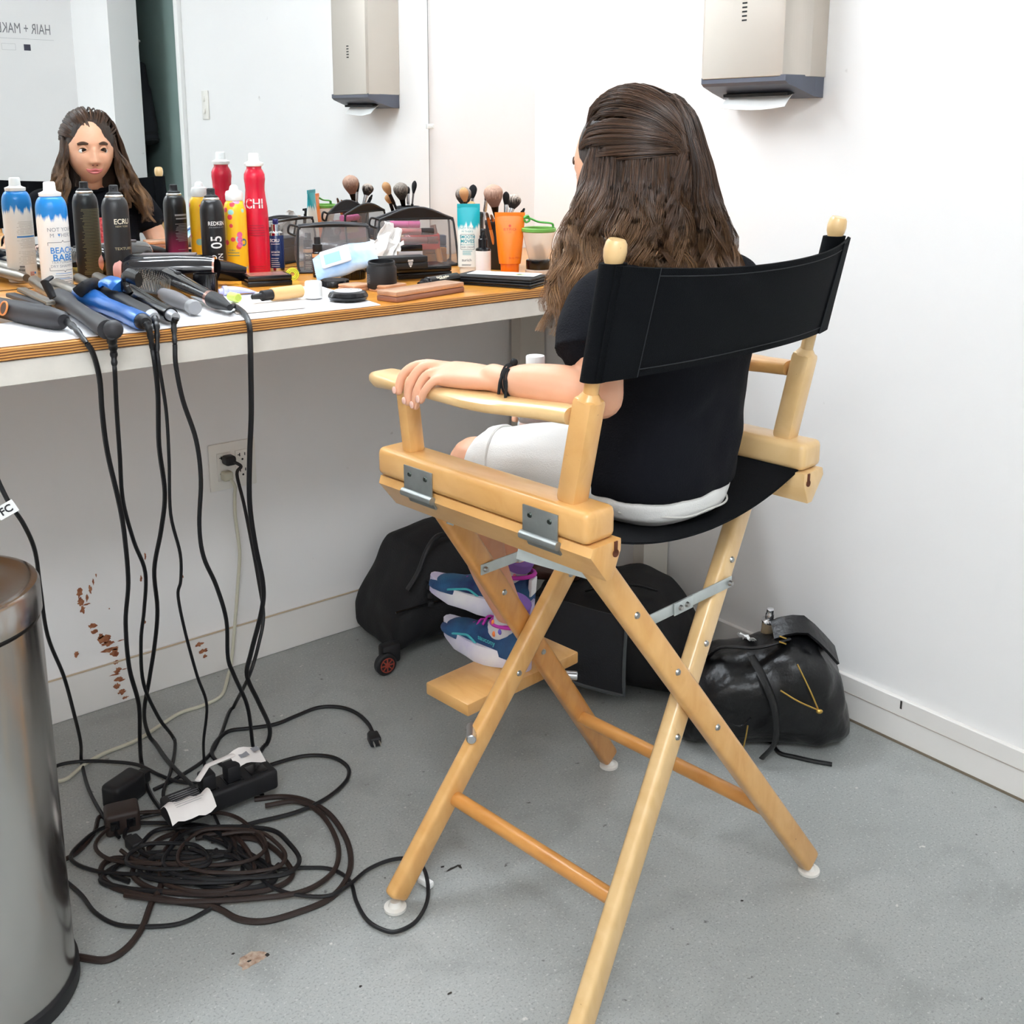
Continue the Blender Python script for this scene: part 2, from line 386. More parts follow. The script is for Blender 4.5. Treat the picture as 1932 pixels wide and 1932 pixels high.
# ================================================================= COUNTER
DEP = .655
M_PLYTOP = mat('varnished_plywood_top', (226, 160, 66), .28, c2=(206, 132, 48), vscale=6, stretch=(1.2, 9, 1), coat=.3)
def ply_edge():
    m, nt, b = base_mat('plywood_edge_plies'); N, L = nt.nodes, nt.links
    tc = N.new('ShaderNodeTexCoord'); sp = N.new('ShaderNodeSeparateXYZ'); L.new(tc.outputs['Object'], sp.inputs[0])
    n = N.new('ShaderNodeTexNoise'); n.inputs['Scale'].default_value = 14; mp = N.new('ShaderNodeMapping'); mp.inputs['Scale'].default_value = (1, 1, .2); L.new(tc.outputs['Object'], mp.inputs[0]); L.new(mp.outputs[0], n.inputs['Vector'])
    a = N.new('ShaderNodeMath'); a.operation = 'MULTIPLY_ADD'; a.inputs[1].default_value = .003; L.new(n.outputs[0], a.inputs[0]); L.new(sp.outputs[2], a.inputs[2])
    w_ = N.new('ShaderNodeMath'); w_.operation = 'MULTIPLY'; w_.inputs[1].default_value = 2*math.pi/.0042; L.new(a.outputs[0], w_.inputs[0])
    s_ = N.new('ShaderNodeMath'); s_.operation = 'SINE'; L.new(w_.outputs[0], s_.inputs[0])
    r_ = N.new('ShaderNodeMapRange'); r_.inputs[1].default_value = -.55; r_.inputs[2].default_value = .55; L.new(s_.outputs[0], r_.inputs[0])
    x = N.new('ShaderNodeMix'); x.data_type = 'RGBA'; x.inputs[6].default_value = lin((112, 62, 22)); x.inputs[7].default_value = lin((214, 156, 84)); L.new(r_.outputs[0], x.inputs[0]); L.new(x.outputs[2], b.inputs['Base Color'])
    b.inputs['Roughness'].default_value = .55; return m
CL = X0+.02
counter = thing('makeup_counter', 'long plywood makeup counter on white painted boards below the mirror', 'counter', (-1.2, -.33, 0))
def cb(mb, name, m, **k): o = mb.build(name, m, counter, **k); o.location = (1.2, .33, 0); return o
top = cb(MB().box(((CL-.004)/2, -DEP/2, ZT-.009), (-CL-.004, DEP-.004, .018), .0008, 1), 'worktop', M_PLYTOP)
e = MB().box(((CL-.004)/2, -DEP-.0002, ZT-.0092), (-CL-.004, .0022, .0160)).build('plywood_edge', ply_edge(), top)
M_APRON = mat('scuffed_white_board', (222, 216, 206), .5, var=.06, vscale=20, bump=.2, bscale=80)
cb(MB().box(((CL-.004)/2, -DEP+.022, ZT-.0375), (-CL-.004, .038, .037), .001, 1), 'apron', M_APRON)
for (ya, yb) in ((-.5425, -.5045), (-.054, -.0135)):
    cb(MB().box((-.05, (ya+yb)/2, (ZT-.02)/2), (.089, yb-ya, ZT-.02), .001, 1), 'leg', mat('post_white_paint', (214, 208, 198), .5, var=.03, vscale=9))
cb(MB().box((-.06, -.33, ZT-.038), (.11, .43, .036), .001, 1), 'cleat', M_APRON)
# ================================================================= MIRROR
m_mir, nt, b_ = base_mat('silvered_glass'); b_.inputs['Base Color'].default_value = (.83, .85, .85, 1); b_.inputs['Metallic'].default_value = 1; b_.inputs['Roughness'].default_value = 0.0
MXR = -.359
mirror = thing('wall_mirror', 'big frameless mirror on the wall behind the counter', 'mirror', (-1.5, -.001, ZT), (R(.33), 0, 0))
MB().box(((MXR-2.9)/2+1.5, -.004, .52), (2.9+MXR, .005, 1.036)).build('mirror_glass', m_mir, mirror, smooth=False)
MB().box((MXR+1.5+.0008, -.004, .52), (.0016, .0056, 1.036)).build('ground_edge', mat('mirror_edge_grey', (120, 124, 124), .3), mirror, smooth=False)
for z in (1.287, 1.80):
    b = MB(); b.box((MXR+1.5+.004, -.009, z-ZT), (.02, .004, .012), .0012); b.cyl((MXR+1.5+.009, -.010, z-ZT), (MXR+1.5+.009, -.0135, z-ZT), .0035, n=12); b.build('mirror_clip', mat('clear_plastic_clip', (232, 232, 228), .2), mirror)
# ================================================================= STRIP LIGHT AND ADDED CEILING FILL
vl = thing('vanity_light', 'long white strip light fixture on brackets above the mirror', 'light', (-1.1, 0, 2.2))
MB().box((0, -.28, .055), (1.26, .13, .03), .004).build('housing', mat('fixture_white', (235, 235, 235), .4), vl)
for x in (-.4, .4): MB().box((x, -.14, .055), (.03, .285, .02), .003).build('bracket', mat('fixture_white', (235, 235, 235), .4), vl)
MB().box((0, -.28, 0), (1.2, .10, .075), .02, 3).build('diffuser', emit_mat('strip_light_glow', (238, 247, 255), VANITY_W), vl)
for i, (lx, ly) in enumerate(((-2.95, -2.7), (-2.05, -2.85))):  # two unseen ceiling panels, added as fill light for the room
    cl_ = thing('ceiling_fill', ['added square fill light panel above the left side of the room', 'added square fill light panel close to the green door'][i], 'light', (lx, ly, H), group='added ceiling fill panels')
    MB().box((0, 0, -.012), (.62, .62, .024), .003).build('frame', mat('fixture_white', (235, 235, 235), .4), cl_)
    MB().box((0, 0, -.026), (.56, .56, .006)).build('diffuser', emit_mat('fill_panel_glow', (242, 249, 255), CEIL_FILL_W), cl_, smooth=False)

# ================================================================= TOWEL DISPENSER
M_STEEL = mat('brushed_steel', (206, 198, 188), .34, 1.0, bump=.08, bscale=300, stretch=(1, 1, .02))
dsp = thing('paper_towel_dispenser', 'steel paper towel dispenser mounted on the white wall', 'dispenser', (0, -.805, 1.345))
W2 = .125
out = [(-.001, -W2), (-.052, -W2), (-.075, -W2+.012), (-.098, -W2+.016), (-.112, -W2+.024), (-.115, -W2+.034), (-.115, W2-.018), (-.110, W2-.010), (-.001, W2-.004)]
cov = MB().prism(out, .37, Matrix.Translation((0, 0, .037)), .0015).build('cover', M_STEEL, dsp, ang=20)
M_DKP = mat('slate_grey_plastic', (88, 92, 104), .45)
b = MB(); rings = []
for (x, zb) in ((-.002, -.004), (-.03, -.002), (-.07, .010), (-.105, .022), (-.113, .028)):
    y0, y1 = -W2+.002+max(0, -x-.05)*.2, W2-.006-max(0, -x-.05)*.1
    rings.append([(x, y0, zb), (x, y1, zb), (x, y1, .040), (x, y0, .040)])
b.loft(rings); b.build('base_tray', M_DKP, dsp, smooth=False)
b = MB(); b.box((-.055, -.005, .0075), (.045, .17, .006), rot=(0, -.2, 0)); b.build('towel_slot', mat('slot_black', (14, 14, 16), .7), dsp)
g = []
for i in range(13):
    t = i/12; row = []
    for j in range(6):
        s = j/5; y = -.085+.165*t
        row.append((-.048-.030*s+.008*math.sin(t*5)*s, y+.006*s*math.sin(3*t), .008-.020*s-.010*s*s - .006*math.sin(t*math.pi)*s))
    g.append(row)
MB().sheet(g, .0012).build('paper_towel', mat('white_paper', (240, 240, 238), .8), dsp)
b = MB()
for k in range(5): b.box((-.1153, .0, .152+.0085*k), (.0012, .012, .0032))
b.build('level_slot', mat('slot_black', (14, 14, 16), .7), cov)
b = MB(); b.box((-.1085, -W2+.030, .222), (.0012, .0015, .366)); b.build('fold_line', mat('steel_dark_line', (120, 112, 104), .4, 1.0), cov)

# ================================================================= OUTLET, SWITCH
M_PLATE = mat('ivory_plate', (236, 232, 224), .35); M_SLOT = mat('slot_black', (14, 14, 16), .7)
ou = thing('wall_outlet', 'white four-socket wall outlet under the counter', 'outlet', (-.932, 0, .506))
MB().box((0, -.003, 0), (.117, .006, .114), .0025).build('cover_plate', M_PLATE, ou)
for x in (-.023, .023):
    rc = MB().box((x, -.0068, 0), (.034, .004, .068), .0015).build('receptacle', M_PLATE, ou)
    b = MB()
    for z in (.019, -.019):
        b.box((x-.0065, -.0089, z+.004), (.0022, .001, .008)); b.box((x-.0085, -.0089, z+.004), (.006, .001, .002)); b.box((x+.0065, -.0089, z+.004), (.0022, .001, .007)); b.cyl((x, -.0093, z-.008), (x, -.0085, z-.008), .0026, n=10)
    b.build('socket_slots', M_SLOT, rc)
sw = thing('light_switch', 'white double light switch plate on the wall beside the green door', 'switch', (0, -2.156, 1.364))
MB().box((-.003, 0, 0), (.006, .062, .118), .0025).build('switch_plate', M_PLATE, sw)
for z in (.025, -.025): MB().box((-.008, 0, z), (.008, .010, .022), .002, rot=(0, .25, 0)).build('toggle', M_PLATE, sw)

# ================================================================= SIGN + JACKET (seen in the mirror)
sg = thing('wall_sign', 'grey HAIR + MAKEUP lettering printed on the far white wall', 'sign', (-.60, Y0, 1.66))
Xs = Matrix(((-1, 0, 0, 0), (0, 0, 1, .0006), (0, 1, 0, 0), (0, 0, 0, 1)))
M_INK = mat('grey_ink', (126, 126, 128), .6)
# the sign starts at x=-.28 (read from inside the room, left edge is towards the right wall)
pr = Print(); pr.text('HAIR + MAKEUP', .066, -.325, .05, align='LEFT', width=.60, bold=0); pr.plane('sign_lettering', M_INK, sg, Xs)
pr = Print(); pr.rect(-.10, .006, .47, .0012); pr.rect(-.13, -.018, .06, .001); pr.rect(-.13, -.046, .06, .001); pr.rect(-.16, -.032, .001, .028); pr.rect(-.10, -.032, .001, .028); pr.plane('sign_rule', mat('grey_ink_light', (170, 170, 172), .6), sg, Xs)
pr = Print(); pr.rect(-.212, -.032, .030, .028); pr.plane('sign_badge', mat('navy_ink', (62, 62, 76), .6), sg, Xs)
jk = thing('hanging_jacket', 'black jacket hanging on the grey-green door', 'jacket', (.074, -3.03, 1.60))
b = MB(); rings = []
for (y0, y1, z, d) in ((-.03, .03, -.005, .03), (-.05, .08, -.04, .06), (-.06, .10, -.14, .085), (-.06, .10, -.30, .09), (-.06, .09, -.45, .085), (-.055, .085, -.55, .08)):
    ym, yr = (y0+y1)/2, (y1-y0)/2
    rings.append([(-.02-d/2+d/2*math.cos(a)*.95, ym+yr*math.sin(a), z) for a in [2*math.pi*k/18 for k in range(18)]])
b.loft(rings); b.build('jacket_body', mat('black_fleece', (30, 32, 36), .9, bump=.4, bscale=200), jk)
b = MB(); b.tube(smooth_path([(-.05, .06, -.05), (-.06, .11, -.14), (-.06, .15, -.26), (-.06, .185, -.36), (-.06, .20, -.395)], 5), [.04]*6+[.045]*9+[.04]*6, 14); b.build('sleeve', mat('black_fleece', (30, 32, 36), .9), jk)
b = MB(); b.cyl((-.06, .188, -.362), (-.06, .203, -.402), .040, .036, 14); b.build('cuff', mat('black_rib', (20, 20, 23), .9), jk)
b = MB(); b.tube(smooth_path([(-.001, -.01, .07), (-.03, -.01, .065), (-.038, -.01, .03), (-.025, -.01, .0)], 5), .006); b.sphere((-.02, -.01, .065), (.012, .022, .028)); b.build('hook', mat('white_plastic_hook', (226, 226, 222), .3), jk)
# ================================================================= DIRECTOR'S CHAIR
TH = .095
def wood(name, c1, c2):
    m, nt, b = base_mat(name); N, L = nt.nodes, nt.links
    tc = N.new('ShaderNodeTexCoord'); n = N.new('ShaderNodeTexNoise'); mp = N.new('ShaderNodeMapping'); mp.inputs['Scale'].default_value = (18, 5, 7)
    L.new(tc.outputs['Object'], mp.inputs[0]); L.new(mp.outputs[0], n.inputs['Vector']); n.inputs['Scale'].default_value = 2.2; n.inputs['Detail'].default_value = 7; n.inputs['Distortion'].default_value = .8
    r_ = N.new('ShaderNodeMapRange'); r_.inputs[1].default_value = .3; r_.inputs[2].default_value = .7; L.new(n.outputs[0], r_.inputs[0])
    x = N.new('ShaderNodeMix'); x.data_type = 'RGBA'; x.inputs[6].default_value = lin(c1); x.inputs[7].default_value = lin(c2); L.new(r_.outputs[0], x.inputs[0])
    n2 = N.new('ShaderNodeTexNoise'); n2.inputs['Scale'].default_value = 130; L.new(tc.outputs['Object'], n2.inputs['Vector'])
    r2 = N.new('ShaderNodeMapRange'); r2.inputs[1].default_value = .75; r2.inputs[2].default_value = .82; L.new(n2.outputs[0], r2.inputs[0])
    x2 = N.new('ShaderNodeMix'); x2.data_type = 'RGBA'; x2.inputs[7].default_value = lin((150, 98, 50)); L.new(r2.outputs[0], x2.inputs[0]); L.new(x.outputs[2], x2.inputs[6]); L.new(x2.outputs[2], b.inputs['Base Color'])
    b.inputs['Roughness'].default_value = .3; b.inputs['Coat Weight'].default_value = .35; b.inputs['Coat Roughness'].default_value = .2; return m
M_WOOD = wood('varnished_beech', (214, 158, 90), (228, 178, 112))
M_WOOD2 = wood('pale_beech', (220, 180, 122), (232, 196, 142))
M_WOOD3 = wood('amber_beech', (198, 132, 62), (216, 154, 84))
M_ZINC = mat('zinc_plate', (196, 202, 200), .42, .6, var=.08, vscale=40)
M_BOLT = mat('bolt_steel', (170, 170, 168), .3, 1.0)
M_CANVAS = mat('black_canvas', (11, 13, 16), .9, bump=.5, bscale=700, spec=.15)
M_PAD = mat('clear_foot_pad', (226, 222, 214), .3)
chair = thing('director_chair', "tall wooden director's chair with black canvas seat and back", 'chair', (-.819, -1.145, 0), TH)
LT = .026
def v(u_, v_, z_): return Vector((u_, v_, z_))
ZTOP, AT, WF = .722, .222, .289
TFv, TBv, VF, VB = .138, -.138, .208, -.227
legs = dict(A=(v(-AT, TBv-LT/2, ZTOP), v(WF, VB-LT/2, .022)), B=(v(AT, TBv+LT/2, ZTOP), v(-WF, VB+LT/2, .022)),
            C=(v(-AT, TFv+LT/2, ZTOP), v(WF, VF+LT/2, .022)), D=(v(AT, TFv-LT/2, ZTOP), v(-WF, VF-LT/2, .022)))
for k, (a, b_) in legs.items():
    lg = MB().bar(a, b_, .040, LT, .008, up=(0, 1, 0), seg=3).build('leg', {'A': M_WOOD, 'B': M_WOOD2, 'C': M_WOOD3, 'D': M_WOOD}[k], chair)
    b = MB(); b.lathe([(.0, .014), (.008, .016), (.012, .008), (.019, .006), (.019, .001), (.017, 0)], 18, Matrix.Translation((b_.x, b_.y, 0)))
    b.build('foot_pad', M_PAD, lg)
    d = (b_-a)
    for t in ((.17, .33, .50) if k in 'AB' else (.30, .52)):
        p = a + d*t; s = -1; b = MB()
        b.cyl(p+v(0, s*(LT/2+.0002), 0), p+v(0, s*(LT/2+.003), 0), .0055, .004, 12)
        b.build('bolt', M_BOLT, lg)
def on(k, t): a, b_ = legs[k]; return a+(b_-a)*t
# side stretchers
MB().cyl(on('D', .80)+v(.012, 0, .005), on('B', .80)+v(.012, 0, .005), .0125, n=18).build('stretcher', M_WOOD3, chair)
MB().cyl(on('C', .80)+v(-.012, 0, .005), on('A', .80)+v(-.012, 0, .005), .0125, n=18).build('stretcher', M_WOOD3, chair)
# rails : upper side rails with the arm posts, wedge shaped lower rails, hinges
UP_ = .257; RB_, RT_ = .745, .790
for s in (-1, 1):
    side = 'left' if s < 0 else 'right'
    dz = .010 if s < 0 else -.004
    rail = MB(); rail.box((s*UP_, 0, (RB_+RT_)/2+dz), (.058, .432, RT_-RB_), .010, 3); rail.build('seat_rail', M_WOOD if s < 0 else M_WOOD2, chair)
    # lower rail : wedge section, groove for the canvas stick
    sec = [(.026, 0), (-.030, 0), (-.034, -.012), (-.002, -.052), (.010, -.052), (.026, -.016)]
    b = MB(); X = Matrix(((s*-1, 0, 0, s*(UP_-.006)), (0, 0, 1, -.222), (0, 1, 0, RB_+dz-.001), (0, 0, 0, 1)))
    b.prism([(x, z) for x, z in sec], .436, X, .002); lr = b.build('lower_rail', M_WOOD if s < 0 else M_WOOD2, chair)
    b = MB(); b.box((s*(UP_-.02), -.2225, RB_+dz-.010), (.006, .002, .016)); b.cyl((s*(UP_-.02), -.2235, RB_+dz-.018), (s*(UP_-.02), -.2215, RB_+dz-.018), .0055, n=12); b.build('canvas_groove', mat('groove_brown', (96, 50, 28), .8), lr)
    for vy in (.115, -.135):
        hg = MB(); hg.box((s*(UP_+.0305), vy, RB_+dz+.012), (.0025, .064, .040), .0008)
        hg.cyl((s*(UP_+.032), vy-.034, RB_+dz-.010), (s*(UP_+.032), vy+.034, RB_+dz-.010), .0062, n=12)
        hg.box((s*(UP_+.025), vy, RB_+dz-.018), (.003, .06, .018), rot=(0, s*.5, 0))
        hgo = hg.build('hinge', mat('hinge_steel', (150, 154, 152), .42, .75, var=.1, vscale=40), chair, ang=30)
        for q in (-.018, .018): b = MB(); b.cyl((s*(UP_+.0317), vy+q, RB_+dz+.020), (s*(UP_+.0335), vy+q, RB_+dz+.020), .0042, .003, 10); b.build('screw', mat('dark_screw', (70, 76, 72), .4, .9), hgo)
    # posts
    pb, pt = v(s*UP_, -.163, RT_+dz-.004), v(s*.260, -.2305, 1.128)
    d = (pt-pb); shoulder = pb+d*(.142/d.length)
    zr = .150
    b = MB(); b.bar(pb, pb+d*(zr/d.length), .034, .034, .008, up=(0, 1, 0), seg=2)
    b.cyl(pb+d*(zr/d.length)-d.normalized()*.004, pb+d*(zr/d.length)+d.normalized()*.006, .0170, .0105, 20)
    b.cyl(pb+d*(zr/d.length), pt-d.normalized()*.006, .0100, .0100, 18)
    po = b.build('back_post', M_WOOD if s < 0 else M_WOOD2, chair)
    q = d.to_track_quat('Z', 'Y').to_matrix().to_4x4()
    b = MB(); b.lathe([(.0095, -.030), (.0100, -.016), (.0135, -.007), (.0145, .002), (.0130, .012), (.0105, .0160), (.0, .0165)], 22, Matrix.Translation(pt) @ q); b.build('post_knob', M_WOOD2, chair)
    # arm front post and arm
    b = MB(); b.bar(v(s*(UP_), .160, RT_+dz-.004), v(s*(UP_+.002), .172, .884+dz), .030, .024, .007, up=(0, 1, 0)); b.build('front_post', M_WOOD, chair)
    prof = [(.252, .009, .0), (.247, .016, .001), (.225, .026, .003), (.17, .031, .0), (.11, .034, .0), (.06, .041, .0), (.0, .050, 0), (-.04, .048, 0), (-.08, .036, 0), (-.12, .024, 0), (-.165, .019, 0)]
    rings = []
    for (vy, wd, up_) in prof:
        th_ = .0118 if vy < .22 else .013*(wd/.026)+.001
        zc = .892+dz+.012*(.20-vy)/.36
        rings.append([(s*(UP_+.004*s*0) + wd*math.copysign(abs(math.cos(a))**.7, math.cos(a)), vy, zc+th_*math.copysign(abs(math.sin(a))**.7, math.sin(a))) for a in [2*math.pi*k/20 for k in range(20)]])
    b = MB(); b.loft(rings); b.build('arm', M_WOOD2 if s < 0 else M_WOOD, chair)
    # folding brace : two zinc links each side
def brace(a, m_, c):
    b = MB(); b.bar(a, m_, .018, .0025, .0008, up=(0, 1, 0), ext=.008); b.bar(m_, c, .018, .0025, .0008, up=(0, 1, 0), ext=.008)
    d = (c-a).normalized(); b.bar(m_-d*.016+v(0, -.003, 0), m_+d*.03+v(0, -.003, 0), .020, .002, .0006, up=(0, 1, 0))
    br = b.build('folding_brace', M_ZINC, chair, ang=30)
    for p in (a, m_-d*.002, m_+d*.014, c): b = MB(); b.cyl(p+v(0, -.003, 0), p+v(0, -.008, 0), .005, .0035, 12); b.build('rivet', M_BOLT, br)
brace(v(-.122, .1505, .572), v(-.03, .1505, .572), v(.112, .1505, .572))
brace(v(-.112, -.1615, .572), v(-.012, -.1615, .572), v(.116, -.1615, .572))
MB().box((-.218, .12, .69), (.014, .004, .018), .001, rot=(0, .5, 0)).build('stop_plate', M_ZINC, chair)
# canvas sticks' plate between A and rail
MB().bar(v(-.245, -.05, .690), v(-.185, -.155, .668), .003, .016, up=(0, 0, 1)).build('corner_plate', M_ZINC, chair)
# foot rest
FZ = .285
fr = MB().box((.053, .285, FZ-.012), (.29, .115, .024), .003, 2).build('foot_rest', M_WOOD, chair)
for k, u_ in (('D', -1), ('C', 1)):
    p = on(k, (ZTOP-(FZ-.014))/(ZTOP-.022)); b = MB(); b.cyl((p.x+u_*.012, p.y+LT/2+.006, FZ-.014), (p.x+u_*.040, p.y-.012, FZ-.016), .0085, n=14, bev=.0015); b.build('foot_rest_pin', mat('aluminium_pin', (196, 198, 200), .3, 1.0), chair)
# canvas seat (sags under the sitter)
g = []
for i in range(25):
    t = -1+2*i/24; row = []
    for j in range(9):
        vv = -.205+.41*j/8; sag = .034*(1-abs(t)**2.2)+.010*(1-t*t)*math.cos((vv+.02)*5)
        row.append((t*.240, vv, RB_+.002-.003-sag+(.006 if t < 0 else 0)*abs(t)))
    g.append(row)
MB().sheet(g, .003).build('canvas_seat', M_CANVAS, chair)
# canvas back with sewn sleeves round the posts
g = []; nb = 33
def back_pt(t, h):     # t -1..1 across, h 0..1 up
    s = -1 if t < 0 else 1
    zb = .968+.004*(1-t*t); zt = 1.114-.014*(1-t*t)
    z = zb+(zt-zb)*h; k = (z-.788)/(1.128-.788); base_v = -.163-.0675*k-.0165
    bulge = .052*(1-abs(t)**2.4)
    return (t*.2735, base_v-bulge*(1.0-.25*(1-h)), z)
for i in range(nb): g.append([back_pt(-1+2*i/(nb-1), j/8) for j in range(9)])
cb_ = MB().sheet(g, .003).build('canvas_back', M_CANVAS, chair)
for s in (-1, 1):
    rings = []
    for j in range(9):
        z = .965+.150*j/8; k = (z-.788)/.34; c_ = v(s*(UP_+.003*k), -.163-.0675*k, z)
        rings.append([(c_.x+.0175*math.cos(a)*(1.05), c_.y+.0165*math.sin(a), z) for a in [2*math.pi*q/18 for q in range(18)]])
    b = MB(); b.loft(rings, cap=True); b.build('canvas_sleeve', M_CANVAS, cb_)
    g2 = [[Vector(back_pt(s*tt, j/8))+v(0, -.0032, 0) for j in range(9)] for tt in ((.98, .93, .87, .80) if s > 0 else (.98, .93, .87, .80))]
    if s > 0: g2 = g2[::-1]
    MB().sheet(g2, .0022).build('sleeve_flap', M_CANVAS, cb_)
b = MB()
for h in (.07, .93): b.tube([Vector(back_pt(-.8+1.6*i/30, h))+v(0, -.0022, 0) for i in range(31)], .0008, 4)
for s in (-1, 1): b.tube([Vector(back_pt(s*.80, j/10))+v(0, -.0045, 0) for j in range(11)], .0008, 4)
b.build('stitching', mat('black_thread', (30, 32, 36), .8), cb_)
# ================================================================= PERSON sitting in the chair (same frame as the chair)
def skin_material():
    m, nt, b = base_mat('skin'); N, L = nt.nodes, nt.links
    tc = N.new('ShaderNodeTexCoord'); n = N.new('ShaderNodeTexNoise'); n.inputs['Scale'].default_value = 30; n.inputs['Detail'].default_value = 4; L.new(tc.outputs['Object'], n.inputs['Vector'])
    x = N.new('ShaderNodeMix'); x.data_type = 'RGBA'; x.inputs[6].default_value = lin((222, 160, 126)); x.inputs[7].default_value = lin((232, 178, 146)); L.new(n.outputs[0], x.inputs[0]); L.new(x.outputs[2], b.inputs['Base Color'])
    b.inputs['Roughness'].default_value = .48; b.inputs['Subsurface Weight'].default_value = .12; b.inputs['Subsurface Radius'].default_value = (.012, .005, .003); b.inputs['Subsurface Scale'].default_value = 1.0
    return m
M_SKIN = skin_material()
person = thing('person', "long-haired person in black T-shirt and white shorts seated in the director's chair", 'person', (-.819, -1.145, 0), TH)
B = MB()
def ell(c_, a_, b_, n=28, p=2.3):
    out = []
    for k in range(n):
        t = 2*math.pi*k/n; ct, st = math.cos(t), math.sin(t)
        out.append((c_[0]+a_*math.copysign(abs(ct)**(2/p), ct), c_[1]+b_*math.copysign(abs(st)**(2/p), st), c_[2]))
    return out
def limb(mb, pts, rad, n=16, k=5):
    P = smooth_path(pts, k); m_ = len(pts)-1; rr = []
    for i in range(len(P)):
        t = i/k; j = min(int(t), m_-1); f_ = t-j; rr.append(rad[j]*(1-f_)+rad[j+1]*f_)
    mb.tube(P, rr, n); mb.sphere(P[0], rr[0], 12, 8); mb.sphere(P[-1], rr[-1], 12, 8)
TOR = [(.01, -.085, .745, .104, .072), (.01, -.092, .80, .110, .080), (.02, -.105, .87, .108, .074), (.016, -.115, .95, .112, .076), (.012, -.12, 1.02, .122, .074), (.008, -.115, 1.055, .112, .060), (.004, -.10, 1.085, .06, .045), (0, -.085, 1.10, .04, .038)]
B.loft([ell((x, y, z), a, b_) for x, y, z, a, b_ in TOR])
SHL, SHR = (-.135, -.110, 1.036), (.140, -.115, 1.040)
EL, WL = (-.205, -.165, .930), (-.252, -.040, .938)
limb(B, [(-.09, -.115, 1.045), SHL, (-.176, -.135, .985), EL], [.042, .040, .034, .030])
limb(B, [EL, (-.228, -.115, .938), (-.245, -.07, .940), WL, (-.252, -.01, .938)], [.030, .031, .026, .0195, .020])
ER, WR = (.205, -.06, .885), (.060, .075, .835)
limb(B, [(.10, -.115, 1.045), SHR, (.185, -.10, .96), ER], [.042, .040, .034, .030])
limb(B, [ER, (.165, -.01, .868), (.10, .05, .845), WR], [.030, .031, .025, .020])
# legs
KL, KR = (-.098, .188, .733), (.098, .195, .737)
AL, AR = (.073, .288, .380), (.140, .350, .440)
limb(B, [(-.055, -.08, .785), (-.075, .05, .763), KL], [.062, .056, .045]); limb(B, [(.075, -.08, .785), (.095, .05, .765), KR], [.062, .056, .045])
limb(B, [KL, (-.068, .225, .66), (-.02, .255, .53), AL], [.044, .044, .036, .026]); limb(B, [KR, (.112, .27, .68), (.11, .325, .56), AR], [.044, .044, .036, .026])
B.sphere((KL[0], KL[1]+.008, KL[2]+.004), .045); B.sphere((KR[0], KR[1]+.008, KR[2]+.004), .045)
# neck + head
limb(B, [(.003, -.10, 1.075), (0, -.068, 1.115), (-.002, -.045, 1.165)], [.040, .036, .036])
HC = Vector((-.003, -.035, 1.215)); HM = Matrix.Translation(HC) @ Matrix.Rotation(R(4), 4, 'Z') @ Matrix.Rotation(R(2), 4, 'X')
def gs(d, s): return math.exp(-(d/s)**2)
def head_pt(th_, ph):
    # th_ polar from top, ph azimuth (0 = +y face, positive to +x)
    z = math.cos(th_); s = math.sin(th_); x = s*math.sin(ph); y = s*math.cos(ph)
    Z = z*.102 if z > 0 else z*.108
    X = x*.071; Y = y*(.090 if y > 0 else .095)
    if Z < -.005:                                    # jaw narrows
        t = min(1, (-.005-Z)/.10); X *= 1-.21*t**1.7; Y *= (1-.02*t) if y > 0 else (1-.45*t)
    f_ = max(0, y)**.8 if y > 0 else 0
    Zr = Z; Z = Z+.014                               # features sit low on a young face
    if f_ > 0:
        # flatten the face
        Y -= .010*f_*gs(Z+.015, .07)
        e = sum(gs(math.hypot((X-sx)*1.0, (Z-.004)*1.35), .0165) for sx in (-.030, .030)); Y -= .0075*e*f_
        Y += .0035*gs(Z-.024, .010)*gs(abs(X)-.030, .022)*f_        # brow
        nt_ = min(1, max(0, (.010-Z)/.042)) if Z > -.034 else max(0, 1-(-.034-Z)/.009)
        Y += (.004+.0165*nt_)*gs(X, .0062+.0055*nt_)*f_ if -.046 < Z < .014 else 0   # nose
        Y += .004*nt_*sum(gs(math.hypot(X-sx, Z+.032), .007) for sx in (-.0105, .0105))*f_
        Y += .0055*gs(math.hypot((X)/1.9, Z+.058), .011)*f_          # mouth
        Y -= .0030*gs(X, .017)*gs(Z+.0585, .0022)*f_
        Y += .0070*gs(math.hypot(X/1.2, Zr+.092), .017)*f_            # chin
        Y += .0040*sum(gs(math.hypot(X-sx, Z+.030), .022) for sx in (-.040, .040))*f_  # cheeks
    return Vector((X, Y, Zr))
rings = []
for i in range(1, 90):
    rings.append([tuple(HM @ head_pt(math.pi*i/90, 2*math.pi*k/110)) for k in range(110)])
B.loft(rings)
for s in (-1, 1):        # ears
    B.sphere(HM @ Vector((s*.071, -.008, -.008)), (.008, .016, .026), rot=(Matrix.Rotation(R(s*20), 3, 'Z')))
# left hand on the arm of the chair
def finger(mb, pts, r0, r1): 
    P = smooth_path(pts, 5); n = len(P); mb.tube(P, [r0+(r1-r0)*i/(n-1) for i in range(n)], 12); mb.sphere(P[-1], r1, 10, 6); mb.sphere(P[0], r0, 10, 6)
def palm(mb, a, c, up, w0, w1, th_):
    a, c, up = Vector(a), Vector(c), Vector(up).normalized(); d = (c-a).normalized(); sd = d.cross(up).normalized(); up = sd.cross(d)
    rg = []
    for i in range(7):
        t = i/6; w_ = w0+(w1-w0)*math.sin(t*math.pi/2); h_ = th_*(.9+.2*math.sin(t*3)); o = a+(c-a)*t
        rg.append([tuple(o+sd*w_*math.copysign(abs(math.cos(q))**.75, math.cos(q))+up*h_*math.copysign(abs(math.sin(q))**.75, math.sin(q))) for q in [2*math.pi*k/20 for k in range(20)]])
    mb.loft(rg)
